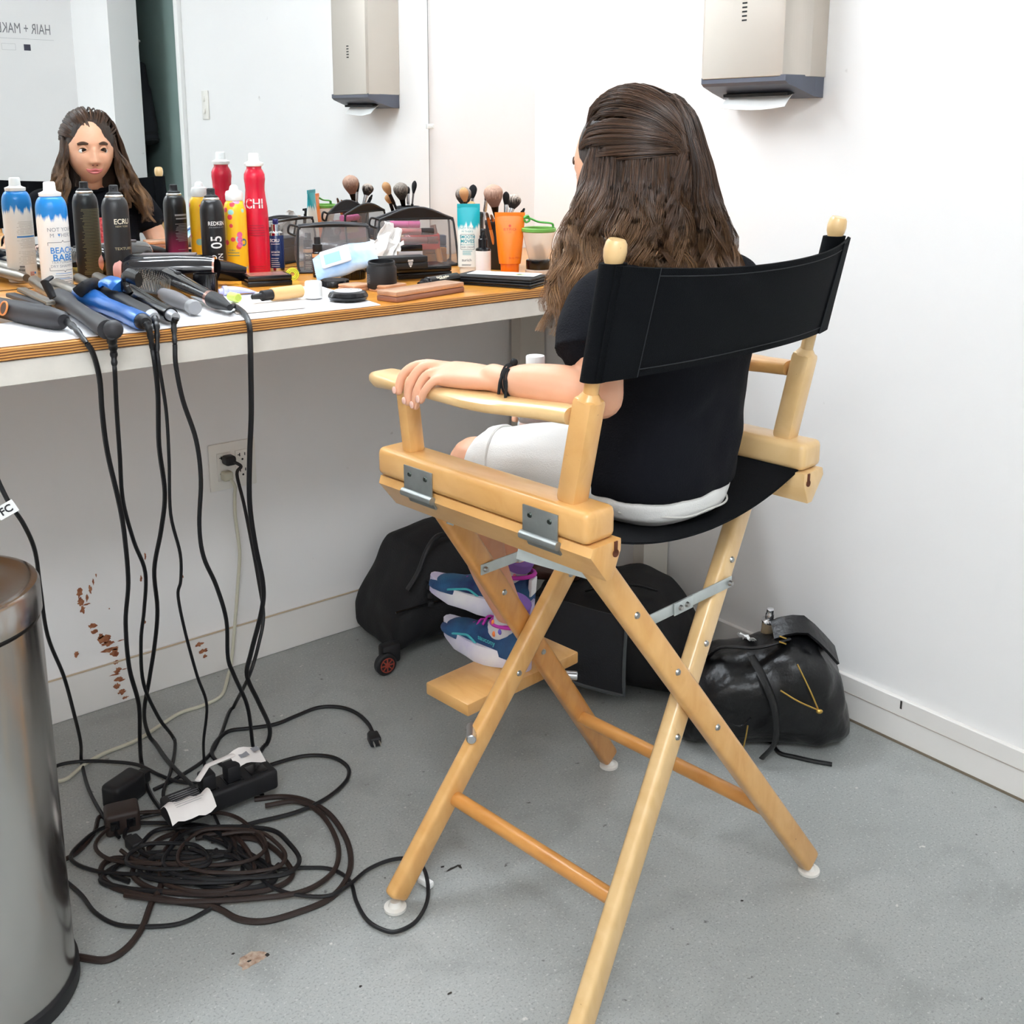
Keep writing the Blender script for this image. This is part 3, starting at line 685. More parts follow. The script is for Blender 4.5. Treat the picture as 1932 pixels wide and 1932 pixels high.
palm(B, (-.252, -.025, .937), (-.263, .080, .933), (-.25, 0, 1), .021, .030, .0125)
for mcp, pip_, dip, tipp, r0 in (((-.243, .078, .938), (-.270, .122, .940), (-.290, .140, .926), (-.299, .142, .901), .0082),
                          ((-.256, .080, .938), (-.279, .106, .940), (-.297, .116, .918), (-.301, .118, .890), .0085),
                          ((-.269, .072, .935), (-.287, .088, .933), (-.299, .097, .912), (-.302, .100, .887), .0080),
                          ((-.281, .058, .930), (-.293, .068, .928), (-.302, .078, .913), (-.304, .085, .898), .0070)):
    finger(B, [mcp, pip_, dip, tipp], r0, r0*.82)
finger(B, [(-.234, -.005, .934), (-.221, .030, .929), (-.219, .058, .922), (-.224, .080, .915)], .0100, .0078)
# right hand round the bottle in the lap
BOT = Vector((-.028, .128, .790))
palm(B, (.055, .080, .833), (.008, .122, .836), (.3, .3, .9), .020, .027, .012)
for k in range(4):
    z = .852-.015*k; a0 = R(-25); P = [BOT+Vector((.039*math.cos(a0+R(q)), .039*math.sin(a0+R(q)), z-BOT.z)) for q in (0, 45, 90, 130)]
    finger(B, P, .0078-.0004*k, .0062)
finger(B, [BOT+Vector((.050, -.028, .075)), BOT+Vector((.030, -.036, .085)), BOT+Vector((.004, -.040, .088)), BOT+Vector((-.014, -.038, .086))], .0092, .0072)
# feet inside the shoes
limb(B, [AL, (.073, .30, .325), (.073, .38, .312)], [.026, .028, .026]); limb(B, [AR, (.140, .37, .40), (.11, .43, .375)], [.026, .028, .024])
body = remesh(B, 'body', .0030, M_SKIN, person, 3)

# ---- face parts
def hp_(x, y, z): return HM @ Vector((x, y, z-.014))
M_EYEW = mat('eye_white', (232, 226, 220), .2); M_IRIS = mat('iris_brown', (52, 32, 20), .15); M_BROW = mat('brow_brown', (74, 50, 34), .8); M_LASH = mat('lash_dark', (34, 24, 20), .8)
M_LIP = mat('lip_pink', (204, 112, 108), .35)
def face_y(x, z):
    z = z-.014
    th_ = math.acos(max(-1, min(1, z/(.102 if z > 0 else .108))))
    lo, hi = 0.0, 1.5
    for _ in range(30):
        mid = (lo+hi)/2; p = head_pt(th_, mid)
        if p.x < abs(x): lo = mid
        else: hi = mid
    return head_pt(th_, lo).y
for s in (-1, 1):
    ey = face_y(s*.030, .004)
    eb = MB(); eb.sphere(hp_(s*.030, ey-.0098, .004),   .0130, 20, 14); eye = eb.build('eye', M_EYEW, person)
    b = MB(); d = (HM.to_3x3() @ Vector((.22, 1, -.02))).normalized(); c_ = hp_(s*.030, ey-.0098, .004); b.lathe([(.0, .0013), (.0032, .0012), (.0064, .0)], 18, Matrix.Translation(c_+d*.0116) @ d.to_track_quat('Z', 'Y').to_matrix().to_4x4()); b.build('iris', M_IRIS, eye)
    def arc(dx0, dx1, zf, n=11): return [hp_(s*.030+dx0+(dx1-dx0)*i/(n-1), face_y(s*.030+dx0+(dx1-dx0)*i/(n-1), .004+zf(i/(n-1)))+.0008, .004+zf(i/(n-1))) for i in range(n)]
    b = MB(); b.tube(arc(-.0125, .0125, lambda t: .0060*math.sin(math.pi*t)+.0005), [.0004+.0009*math.sin(math.pi*i/10) for i in range(11)], 8, flat=1.6); b.build('eyelash', M_LASH, person)
    b = MB(); b.tube(arc(-.0120, .0120, lambda t: .0105*math.sin(math.pi*t)**.8+.001), [.0006+.0016*math.sin(math.pi*i/10) for i in range(11)], 8, flat=2.0); b.build('eyelid', M_SKIN, person)
    b = MB(); b.tube(arc(-.0115, .0115, lambda t: -.0055*math.sin(math.pi*t)), [.0008+.0012*math.sin(math.pi*i/10) for i in range(11)], 8); b.build('eyelid', M_SKIN, person)
    b = MB(); b.tube(arc(-.0145, .0125 if s > 0 else .0145, lambda t: .0185+.003*math.sin(math.pi*(t if s > 0 else t))-.0004*(t if s > 0 else 1-t)), [.0006+.0010*math.sin(math.pi*(.15+.8*(1-i/10 if s > 0 else i/10))) for i in range(11)], 8, flat=3.2); b.build('eyebrow', M_BROW, person)
for nm, zc, h, in (('lip', -.0545, .0042), ('lip', -.0625, .0052)):
    P = []; rr = []
    for i in range(15):
        t = -1+2*i/14; x = t*.0235; z = zc+.0065*abs(t)**2.5 + (.0012*math.cos(t*6) if zc > -.058 else 0) + (-.0585-zc)*abs(t)**2
        P.append(hp_(x, face_y(x, z)-.0004, z)); rr.append(.0006+h*(1-t*t)**.6)
    b = MB(); b.tube(P, rr, 10, flat=.9); b.build(nm, M_LIP, person)
b = MB(); b.tube([hp_(-.0185+.037*i/10, face_y(-.0185+.037*i/10, -.0585)+.0022*(1-((i-5)/5)**2)-.0005, -.0585+.004*abs((i-5)/5)**2.5) for i in range(11)], .0008, 6); b.build('mouth_line', mat('mouth_dark', (120, 52, 52), .6), person)
b = MB()
for s in (-1, 1): b.sphere(hp_(s*.006, face_y(s*.006, -.040)+.0005, -.0405), (.0028, .0022, .0016), 10, 6)
b.build('nostril', mat('mouth_dark', (120, 52, 52), .6), person)['kind'] = 'stuff'
# finger nails of the resting hand
for tipp, d in (((-.3065, .1425, .904), 0), ((-.3085, .118, .893), 0), ((-.3090, .100, .890), 0), ((-.310, .085, .901), 0)):
    b = MB(); b.sphere(tipp, (.0016, .0045, .0055), 12, 8); b.build('fingernail', mat('nail_pink', (236, 190, 172), .25), person)

# ---- T-shirt
def cloth(name, c, rough=.9, bump=.5, bs=350): return mat(name, c, rough, bump=bump, bscale=bs, spec=.2)
M_TEE = cloth('black_jersey', (13, 14, 20))
S = MB(); SH = []
for (x, y, z, a, b_) in [(.012, -.088, .752, .134, .106), (.012, -.09, .775, .137, .108), (.014, -.10, .83, .134, .100), (.016, -.11, .88, .130, .092), (.018, -.118, .95, .130, .090), (.012, -.122, 1.01, .138, .088), (.008, -.12, 1.045, .134, .078), (.004, -.108, 1.075, .090, .060), (.002, -.096, 1.092, .056, .050)]:
    SH.append(ell((x, y, z), a, b_, 40, 2.4))
S.loft(SH)
limb(S, [(-.10, -.118, 1.042), (-.140, -.112, 1.036), (-.170, -.124, .995)], [.050, .051, .053], 20); S.cyl((-.166, -.122, 1.002), (-.180, -.130, .976), .053, .055, 24)
limb(S, [(.11, -.118, 1.042), (.142, -.118, 1.040), (.178, -.108, .985)], [.050, .051, .052], 20); S.cyl((.174, -.110, .99), (.184, -.106, .965), .051, .053, 24)
tee = remesh(S, 't_shirt', .0045, M_TEE, person, 3)
def displace(me, fn):
    n = len(me.vertices); co = np.empty(n*3, np.float32); no = np.empty(n*3, np.float32)
    me.vertices.foreach_get('co', co); me.vertices.foreach_get('normal', no); co = co.reshape(-1, 3); no = no.reshape(-1, 3)
    k = np.array([fn(Vector(p)) for p in co.tolist()], np.float32); me.vertices.foreach_set('co', (co+no*k[:, None]).reshape(-1)); me.update()
displace(tee.data, lambda p: .0045*math.sin(34*p.z+9*p.x+5*mnoise.noise(p*9))*mnoise.noise((p.x*7, p.y*7, p.z*11)) + .003*mnoise.noise(p*24))   # soft folds
b = MB(); b.lathe([(.050, -.004), (.054, .0), (.050, .005), (.046, .0), (.050, -.004)], 30, Matrix.Translation((.002, -.083, 1.098)) @ Matrix.Rotation(R(-22), 4, 'X'), cap=False, sx=1.08, sy=.92); b.build('collar', M_TEE, tee)
g = [[(-.055+.11*i/8, -.122+.094*math.sqrt(max(0, 1-((-.055+.11*i/8)/.15)**2))+.004, .915+.085*j/6) for j in range(7)] for i in range(9)]
MB().sheet(g, .002).build('chest_print', mat('red_sequins', (150, 30, 38), .25, c2=(226, 96, 96), vscale=160, bump=1.0, bscale=260), tee)
# ---- shorts
M_DENIM = cloth('white_denim', (236, 234, 230), .85, .35, 500)
S = MB()
S.loft([ell((.008, -.082, .706), .090, .080, 36), ell((.010, -.085, .722), .118, .100, 36), ell((.010, -.087, .745), .129, .104, 36), ell((.012, -.090, .79), .126, .098, 36), ell((.014, -.092, .83), .112, .084, 36)])
limb(S, [(-.052, -.06, .772), (-.078, .06, .757), (-.094, .145, .745)], [.076, .070, .060], 22); limb(S, [(.075, -.06, .772), (.095, .06, .757), (.099, .145, .747)], [.076, .070, .060], 22)
shorts = remesh(S, 'shorts', .0045, M_DENIM, person, 3)
displace(shorts.data, lambda p: .003*mnoise.noise((p.x*16, p.y*22, p.z*16))+.002*math.sin(60*p.y+30*p.x)*mnoise.noise(p*8))
for s, c0, c1 in ((-1, (-.0905, .128, .748), (-.0965, .150, .744)), (1, (.0990, .128, .750), (.099, .150, .746))):
    b = MB(); b.cyl(c0, c1, .0655, .0635, 30, .002); b.build('cuff', M_DENIM, shorts)
b = MB(); b.tube(smooth_path([(-.11, -.12, .735), (-.05, -.183, .728), (.01, -.190, .727), (.07, -.183, .728), (.125, -.12, .735)], 6), .0016, 6); b.build('back_seam', mat('seam_grey', (198, 194, 188), .9), shorts)
# ---- bracelet
br = MB()
for q in (0, .006): br.lathe([(.0225, -.002), (.0245, 0), (.0225, .002), (.021, 0), (.0225, -.002)], 24, Matrix.Translation((-.251, -.048+q, .9385)) @ Matrix.Rotation(R(80), 4, 'X') @ Matrix.Rotation(R(12), 4, 'Y'), cap=False)
br.sphere((-.246, -.044, .964), .0055, 10, 8); br.tube(smooth_path([(-.262, -.046, .958), (-.274, -.047, .945), (-.277, -.046, .925)], 5), .0022, 6); br.tube(smooth_path([(-.262, -.05, .958), (-.272, -.056, .940), (-.276, -.058, .918)], 5), .0022, 6)
br.build('hair_tie', mat('black_elastic', (18, 18, 20), .8), person)
# ---- socks and shoes
M_SOCK = mat('grey_sock', (206, 204, 208), .95, bump=.5, bscale=400); M_PURPLE = mat('purple_cuff', (120, 88, 160), .9)
M_SHOE = mat('navy_teal_mesh', (30, 38, 92), .6, c2=(40, 96, 138), vscale=18, bump=.5, bscale=500); M_SOLE = mat('white_purple_sole', (238, 237, 240), .5, c2=(196, 184, 222), vscale=9); M_MAG = mat('magenta_trim', (190, 52, 168), .6); M_WHT = mat('white_synthetic', (236, 236, 238), .5)
def shoe(root, ank, off, az, pitch, label):
    """shoe along local +y (toe), heel at origin, ground z=0"""
    X = Matrix.Translation(off) @ Matrix.Rotation(az, 4, 'Z') @ Matrix.Rotation(pitch, 4, 'X') @ Matrix.Scale(1.08, 4)
    def outl(w_, n=30):
        pts = []
        for k in range(n):
            a = 2*math.pi*k/n; y = .095-.105*math.cos(a); t = (y+.010)/.21
            ww = w_*(.70+.42*math.sin(math.pi*min(1, t*.9+.05))**1.2+.10*math.sin(2*math.pi*t-1.2)); pts.append((ww*math.copysign(abs(math.sin(a))**.62, math.sin(a)), y))
        return pts
    b = MB(); b.X = X
    lv = []
    for (z, f_) in ((0, .034), (.006, .036), (.020, .0355), (.032, .033)):
        lv.append([(x, y+(.0 if z else 0), z+.006*max(0, (y-.14)/.06)**2+(.004*math.sin(y*70) if z < .01 else 0)*(.6 if y < .15 else 0)) for x, y in outl(f_)])
    b.loft(lv); sh = b.build('shoe', M_SOLE, root)
    b = MB(); b.X = X; rg = []
    for (y, w_, h_) in ((-.004, .020, .060), (.006, .027, .074), (.03, .030, .078), (.055, .031, .074), (.08, .033, .066), (.11, .035, .054), (.14, .034, .043), (.165, .0325, .040), (.182, .028, .036), (.194, .020, .032), (.199, .010, .028)):
        rg.append([(w_*math.copysign(abs(math.cos(q))**.8, math.cos(q)), y, .022+max(0, math.sin(q))**.85*(h_-.022)+min(0, math.sin(q))*.004) for q in [2*math.pi*k/22 for k in range(22)]])
    b.loft(rg); b.build('upper', M_SHOE, sh)
    b = MB(); b.X = X; b.tube([(.026*math.cos(q), .034+.040*math.sin(q), .077-.006*math.sin(q)) for q in [2*math.pi*k/24 for k in range(25)]], .004, 8); b.build('collar_trim', M_MAG, sh)
    b = MB(); b.X = X; b.box((0, -.004, .060), (.026, .008, .034), .003); b.build('heel_tab', M_WHT, sh)
    for i in range(4):
        b = MB(); b.X = X; y = .085+.018*i; z = .068-.012*i; b.tube(smooth_path([(-.018, y, z-.006), (0, y+.004, z+.003), (.018, y, z-.006)], 4), .0022, 6); b.build('lace', M_MAG, sh)
    pr = Print(); pr.text('saucony', .013, 0, 0, bold=.0003)
    XT = X @ Matrix(((0, 0, -1, -.0350), (-1, 0, 0, .060), (0, 1, 0, .046), (0, 0, 0, 1)))
    pr.plane('side_lettering', mat('teal_print', (70, 176, 186), .5), sh, XT)
    b = MB(); b.X = X; b.tube(smooth_path([(-.0345, .085, .030), (-.0350, .105, .040), (-.0335, .125, .036), (-.031, .15, .028)], 5), .0022, 6); b.build('side_stripe', mat('teal_print', (70, 176, 186), .5), sh)
    sk = MB(); limb(sk, [ank[0], ank[1], ank[2]], [.0315, .0330, .031], 18, 6); so = remesh(sk, 'sock', .004, M_SOCK, root, 3)
    b = MB(); d = (Vector(ank[0])-Vector(ank[1])).normalized(); b.cyl(Vector(ank[0])+d*.012, Vector(ank[0])+d*.034, .0340, .0345, 24, .002); b.build('sock_cuff', M_PURPLE, so)
    for i, (a_, z_) in enumerate(((2.6, .35), (3.4, .7), (4.1, .25), (3.0, 1.0), (4.6, .8))):
        p = Vector(ank[0]).lerp(Vector(ank[1]), z_); sd = Vector((math.cos(a_), math.sin(a_), 0)); b = MB(); b.sphere(p+sd*.0318, (.004, .004, .006), 8, 6); b.build('sock_dot', mat(['orange_dot', 'violet_dot', 'pink_dot'][i % 3], [(232, 128, 70), (110, 96, 190), (226, 120, 150)][i % 3], .9), so)
shoe(person, (AL, (.073, .296, .350), (.073, .325, .330)), (.073, .250, .2855), R(2), 0, '')
shoe(person, (AR, (.138, .362, .415), (.124, .395, .395)), (.150, .318, .345), R(22), R(4), '')

# ---- hair
HX = HM
M_HAIRB = mat('hair_base', (44, 31, 23), .6, var=.3, vscale=40, stretch=(1, 1, .15), bump=1.0, bscale=160)
hb = MB()
def Hl(x, y, z): return tuple(HX @ Vector((x, y, z)))
# cap and fall volumes in world-upright axes relative to head
hb.sphere(HX @ Vector((0, -.007, .017)), (.0745, .0875, .0915), 32, 20)
fall = [(0, -.028, .03, .070, .058), (0, -.038, -.03, .072, .052), (.006, -.048, -.08, .078, .044), (.012, -.058, -.12, .088, .036), (.02, -.070, -.16, .092, .026), (.03, -.082, -.20, .086, .016)]
hb.loft([[tuple(HC+Vector(q)) for q in ell((x, y, z), a, b_, 28)] for x, y, z, a, b_ in fall])
hair_root = remesh(hb, 'hair', .005, M_HAIRB, person, 3)
def hair_mesh(paths, rad, cols, name, parent):
    """paths (n,k,3) -> three-sided strands as one mesh with a colour attribute"""
    n, k, _ = paths.shape
    t = np.gradient(paths, axis=1); t /= np.linalg.norm(t, axis=2, keepdims=True)+1e-9
    up = np.array([.3, .2, 1.0]); x = np.cross(t, up); x /= np.linalg.norm(x, axis=2, keepdims=True)+1e-9; y = np.cross(t, x)
    V = np.zeros((n, k, 3, 3))
    for q in range(3):
        a = 2*math.pi*q/3; V[:, :, q, :] = paths+(x*math.cos(a)+y*math.sin(a))*rad[:, :, None]
    idx = np.arange(n*k*3).reshape(n, k, 3); Fq = []
    for q in range(3):
        q2 = (q+1) % 3; Fq.append(np.stack([idx[:, :-1, q], idx[:, :-1, q2], idx[:, 1:, q2], idx[:, 1:, q]], -1).reshape(-1, 4))
    Fq = np.concatenate(Fq)
    me = bpy.data.meshes.new(name); me.vertices.add(n*k*3); me.vertices.foreach_set('co', V.reshape(-1).astype(np.float32))
    me.loops.add(Fq.size); me.loops.foreach_set('vertex_index', Fq.reshape(-1).astype(np.int32))
    me.polygons.add(len(Fq)); me.polygons.foreach_set('loop_start', np.arange(0, Fq.size, 4, dtype=np.int32))
    me.update(calc_edges=True); me.polygons.foreach_set('use_smooth', np.ones(len(Fq), dtype=bool))
    ca = me.color_attributes.new('Col', 'FLOAT_COLOR', 'POINT'); C4 = np.ones((n, k, 3, 4), np.float32); C4[..., :3] = cols[:, :, None, :]; ca.data.foreach_set('color', C4.reshape(-1))
    o = bpy.data.objects.new(name, me); col.objects.link(o); o.parent = parent; return o
mh, nt, bh = base_mat('brown_balayage_hair'); at = nt.nodes.new('ShaderNodeAttribute'); at.attribute_name = 'Col'; nt.links.new(at.outputs[0], bh.inputs['Base Color']); bh.inputs['Roughness'].default_value = .36; bh.inputs['Specular IOR Level'].default_value = .6
dark, mid, gold = np.array(lin((54, 36, 25))[:3]), np.array(lin((106, 73, 49))[:3]), np.array(lin((196, 150, 104))[:3])
K = 26; locks = []
def skull(ph, el, off):     # ph azimuth from face (+ to right), el elevation
    return np.array([ (.0735+off)*math.cos(el)*math.sin(ph), -.010+(.089+off)*math.cos(el)*math.cos(ph), .018+(.090+off)*math.sin(el)])
G = np.array([.0, -.108, .022])
rd = random.Random(11)
def cr(pts, k):
    P = smooth_path([Vector(p) for p in pts], 10); P = np.array([list(p) for p in P]); d = np.r_[0, np.cumsum(np.linalg.norm(np.diff(P, axis=0), axis=1))]
    s = np.linspace(0, d[-1], k); return np.stack([np.interp(s, d, P[:, i]) for i in range(3)], 1)
# swept-back upper hair, gathered behind
for i in range(190):
    s = -1 if i % 3 else 1; ph = s*R(rd.uniform(1, 100)); el = R(rd.uniform(22, 52)) if abs(ph) < R(45) else (R(rd.uniform(6, 56)) if abs(ph) < R(68) else R(rd.uniform(-4, 58))); off = rd.uniform(.004, .011)
    a = skull(ph, el, off-.010); g_ = G+np.array([rd.uniform(-.020, .020), rd.uniform(-.004, .004), rd.uniform(-.016, .018)])
    pts = [a]
    u0 = np.array([math.cos(el)*math.sin(ph), math.cos(el)*math.cos(ph), math.sin(el)]); u1 = np.array([.06*math.copysign(1, ph), -math.cos(R(8)), math.sin(R(8))]); u1 /= np.linalg.norm(u1); om = math.acos(max(-1, min(1, float(u0 @ u1))))
    for t in (.2, .4, .6, .8):
        u = (math.sin((1-t)*om)*u0+math.sin(t*om)*u1)/math.sin(om); o2 = off+.004*math.sin(math.pi*t)
        pts.append(np.array([(.0735+o2)*u[0], -.010+(.089+o2)*u[1], .018+(.090+o2)*u[2]]))
    pts += [g_, g_+np.array([rd.uniform(-.03, .03), -.004, -.06]), g_+np.array([rd.uniform(-.055, .06), -.006, -.125]), g_+np.array([rd.uniform(-.08, .09), -.012, -.19])]
    locks.append((cr(pts, K), 'up', .0045, ph))
# crown hair falling back over the gather
for i in range(64):
    ph = R(rd.uniform(78, 188)); el = R(rd.uniform(45, 86)); off = rd.uniform(.014, .020); a = skull(ph, el, -.004); sp = (ph-math.pi)
    pts = [a, skull(ph, el*.55+R(8), off), skull(ph, R(4), off+.002)]
    b0 = pts[-1]; out_ = np.array([math.sin(ph), math.cos(ph), 0])
    fl_ = 1.0 if math.sin(ph) < 0 else 1.45
    pts += [b0+out_*.010*fl_+np.array([0, -.004, -.06]), b0+out_*.022*fl_+np.array([0, -.008, -.115]), b0+out_*.038*fl_+np.array([0, -.010, -.165-rd.uniform(0, .05)])]
    locks.append((cr(pts, K), 'fall', .006, ph))
# lower loose hair all round the back and sides
for i in range(190):
    ph = R(rd.uniform(72, 288)); el = R(rd.uniform(0, 34)); a = skull(ph, el, -.008); sx = math.sin(ph); right = sx > 0
    out_ = np.array([math.sin(ph), math.cos(ph), 0]); L_ = rd.uniform(.17, .235)
    flare = (.060 if right else .022)*abs(sx)**1.5+.014+rd.uniform(-.008, .012)
    fwd = .034*max(0, math.cos(ph)+.32) if not right else .030*max(0, math.cos(ph)+.3)
    sd = abs(sx)
    pts = [a, skull(ph, el*.4, .004), skull(ph, R(-16), .012), skull(ph, R(-14), .016)+out_*(flare*.25)+np.array([0, fwd*.3, -.045]), skull(ph, R(-14), .018)+out_*(flare*.65)+np.array([0, fwd*.8, -.045-(L_-.03)*.5]), skull(ph, R(-14), .018)+out_*flare+np.array([0, fwd*1.2, -L_])]
    locks.append((cr(pts, K), 'low', .0075, ph))
# face-framing waves in front of the left shoulder
for i in range(34):
    s = -1 if i % 3 else 1; ph = s*R(rd.uniform(62, 84)); a = skull(ph, R(rd.uniform(-4, 22)), -.004)
    x = s*rd.uniform(.072, .100); y = rd.uniform(.004, .034); L_ = rd.uniform(.17, .225)
    pts = [a, a+np.array([s*.010, .002, -.04]), np.array([x*.98, y*.5+.012, -.085]), np.array([x*1.06, y+.006, -.135]), np.array([x*1.04+s*.008, y+.018, a[2]-L_])]
    locks.append((cr(pts, K), 'front', .0060, ph))
allp, allr, allc = [], [], []
HMn = np.array(HX)
sarr = np.linspace(0, 1, K)
for (P, kind, rl, ph) in locks:
    m_ = {'up': 26, 'fall': 30, 'low': 26, 'front': 26}[kind]
    wl, ph0, ph1 = rd.uniform(.085, .135), rd.uniform(0, 6.28), rd.uniform(0, 6.28)
    d = np.r_[0, np.cumsum(np.linalg.norm(np.diff(P, axis=0), axis=1))]
    z0 = P[:, 2]; amp = np.clip((-.005-z0)/.09, 0, 1)*(.0130 if kind != 'front' else .0110)
    t = np.gradient(P, axis=0); t /= np.linalg.norm(t, axis=1, keepdims=True); rad_ = np.stack([P[:, 0], P[:, 1]+.01, np.zeros(K)], 1); rad_ /= np.linalg.norm(rad_, axis=1, keepdims=True)+1e-6; tan_ = np.cross(t, rad_)
    base = P+tan_*(amp*np.sin(2*math.pi*d/wl+ph0))[:, None]+rad_*(amp*.55*np.sin(2*math.pi*d/wl+ph1))[:, None]
    lock_b = rd.uniform(.62, 1.25)
    lock_gold = rd.random()**.8*(1.0 if kind in ('low', 'front') else .45)
    for q in range(m_):
        a = rd.uniform(0, 6.28); r_ = rl*math.sqrt(rd.random()); prof = .25+.9*np.sin(np.clip(sarr*1.05, 0, 1)*math.pi*.62)
        if kind == 'up': prof = .35+.65*np.sin(sarr*math.pi*.55)
        tw = a+sarr*rd.uniform(-1.5, 1.5)
        o_ = tan_*(np.cos(tw)*r_*prof)[:, None]*1.25+rad_*(np.sin(tw)*r_*prof)[:, None]*.7
        pth = base+o_
        fz = rd.uniform(0, .0022)*np.sin(sarr*rd.uniform(6, 16)+a)[:, None]*np.array([rd.uniform(-1, 1), rd.uniform(-1, 1), .2])
        pth = pth+fz*sarr[:, None]
        allp.append(pth); allr.append(.00042*(1.15-.75*sarr**2))
        g0 = lock_gold*rd.uniform(.4, 1.0); tip = np.clip((-.02-pth[:, 2])/.12, 0, 1)[:, None]
        c_ = dark*(1-.6*rd.random())+mid*.6*rd.random(); c_ = c_[None, :]*(1-tip*.6)+mid[None, :]*tip*.6; c_ = c_*(1-tip*g0)+gold[None, :]*tip*g0
        c_ = c_*lock_b
        if rd.random() < .12: c_ = c_*.55+mid*.45*1.2
        allc.append(c_)
allp = np.array(allp); allr = np.array(allr); allc = np.array(allc)
# keep the strands out of the skull / face, then to person space
flat = allp.reshape(-1, 3); c0 = np.array([0, -.010, .012]); rr = np.array([.072, .086, .089]); q = (flat-c0)/rr; ln = np.linalg.norm(q, axis=1); ins = (ln < 1.0) & (flat[:, 2] > -.03)
flat[ins] = c0+q[ins]/ln[ins, None]*rr
allp = flat.reshape(allp.shape); allp = allp @ HMn[:3, :3].T+HMn[:3, 3]
hs = hair_mesh(allp, allr, allc, 'hair_strands', hair_root); hs.data.materials.append(mh); hs['kind'] = 'stuff'
# ---- water bottle in the lap
wb = thing('water_bottle', 'small clear water bottle with white cap and green label held in the lap', 'bottle', (0, 0, 0))
wb.matrix_world = Matrix.Translation((-.819, -1.145, 0)) @ Matrix.Rotation(TH, 4, 'Z') @ Matrix.Translation(BOT)
M_CLEAR = mat('clear_pet', (240, 244, 246), .08, trans=.85, ior=1.2)
MB().lathe([(.0, .002), (.024, .0), (.029, .006), (.029, .016), (.0275, .020), (.029, .024), (.029, .034), (.0275, .038), (.029, .042), (.029, .076), (.026, .090), (.014, .108), (.0125, .112), (.0125, .116)], 32).build('bottle_body', M_CLEAR, wb)
MB().lathe([(.0145, .108), (.0155, .109), (.0155, .126), (.0145, .128), (0, .128)], 28).build('bottle_cap', mat('white_cap', (244, 244, 242), .4), wb)
lb = MB().lathe([(.0294, .034), (.0297, .035), (.0297, .072), (.0294, .073)], 32, cap=False).build('bottle_label', mat('green_label', (74, 148, 92), .5, c2=(206, 226, 208), vscale=70), wb)
# ================================================================= THINGS ON THE COUNTER
M_BLK = mat('gloss_black_plastic', (16, 16, 19), .22); M_BLKM = mat('matt_black_plastic', (26, 26, 29), .55); M_WCAP = mat('white_cap', (244, 244, 242), .4)
M_CHROME = mat('chrome', (210, 210, 212), .12, 1.0); M_GOLD = mat('rose_gold', (224, 172, 156), .22, 1.0); M_RING = mat('can_ring', (214, 212, 206), .3, .8)
def node_mat(name, fn, rough=.3, metal=0.0):
    m, nt, b = base_mat(name); N, L = nt.nodes, nt.links; tc = N.new('ShaderNodeTexCoord'); b.inputs['Roughness'].default_value = rough; b.inputs['Metallic'].default_value = metal
    def nz(scale, vec=(1, 1, 1), det=3): 
        mp = N.new('ShaderNodeMapping'); mp.inputs['Scale'].default_value = vec; L.new(tc.outputs['Object'], mp.inputs[0]); n = N.new('ShaderNodeTexNoise'); n.inputs['Scale'].default_value = scale; n.inputs['Detail'].default_value = det; L.new(mp.outputs[0], n.inputs['Vector']); return n.outputs[0]
    def vor(scale, off=0):
        mp = N.new('ShaderNodeMapping'); mp.inputs['Location'].default_value = (off, off*2, off*3); L.new(tc.outputs['Object'], mp.inputs[0]); n = N.new('ShaderNodeTexVoronoi'); n.inputs['Scale'].default_value = scale; L.new(mp.outputs[0], n.inputs['Vector']); return n.outputs['Distance']
    sp = N.new('ShaderNodeSeparateXYZ'); L.new(tc.outputs['Object'], sp.inputs[0])
    def rg(src, a, c): r_ = N.new('ShaderNodeMapRange'); r_.inputs[1].default_value = a; r_.inputs[2].default_value = c; L.new(src, r_.inputs[0]); return r_.outputs[0]
    def mix(fac, c1, c2):
        x = N.new('ShaderNodeMix'); x.data_type = 'RGBA'; L.new(fac, x.inputs[0])
        for i, c in ((6, c1), (7, c2)):
            if hasattr(c, 'is_output'): L.new(c, x.inputs[i])
            else: x.inputs[i].default_value = lin(c)
        return x.outputs[2]
    def add(a, c, k=1.0): q = N.new('ShaderNodeMath'); q.operation = 'MULTIPLY_ADD'; q.inputs[1].default_value = k; L.new(c, q.inputs[0]); L.new(a, q.inputs[2]); return q.outputs[0]
    def mul(a, c): q = N.new('ShaderNodeMath'); q.operation = 'MULTIPLY'; L.new(a, q.inputs[0]); L.new(c, q.inputs[1]); return q.outputs[0]
    L.new(fn(nz, vor, sp.outputs, rg, mix, add, mul), b.inputs['Base Color']); return m
def drip(name, base, topc, z0, amp): return node_mat(name, lambda nz, vor, xyz, rg, mix, add, mul: mix(rg(add(xyz[2], nz(110, (1, 1, .10)), amp), z0+amp*.5-.004, z0+amp*.5+.004), base, topc), .28)
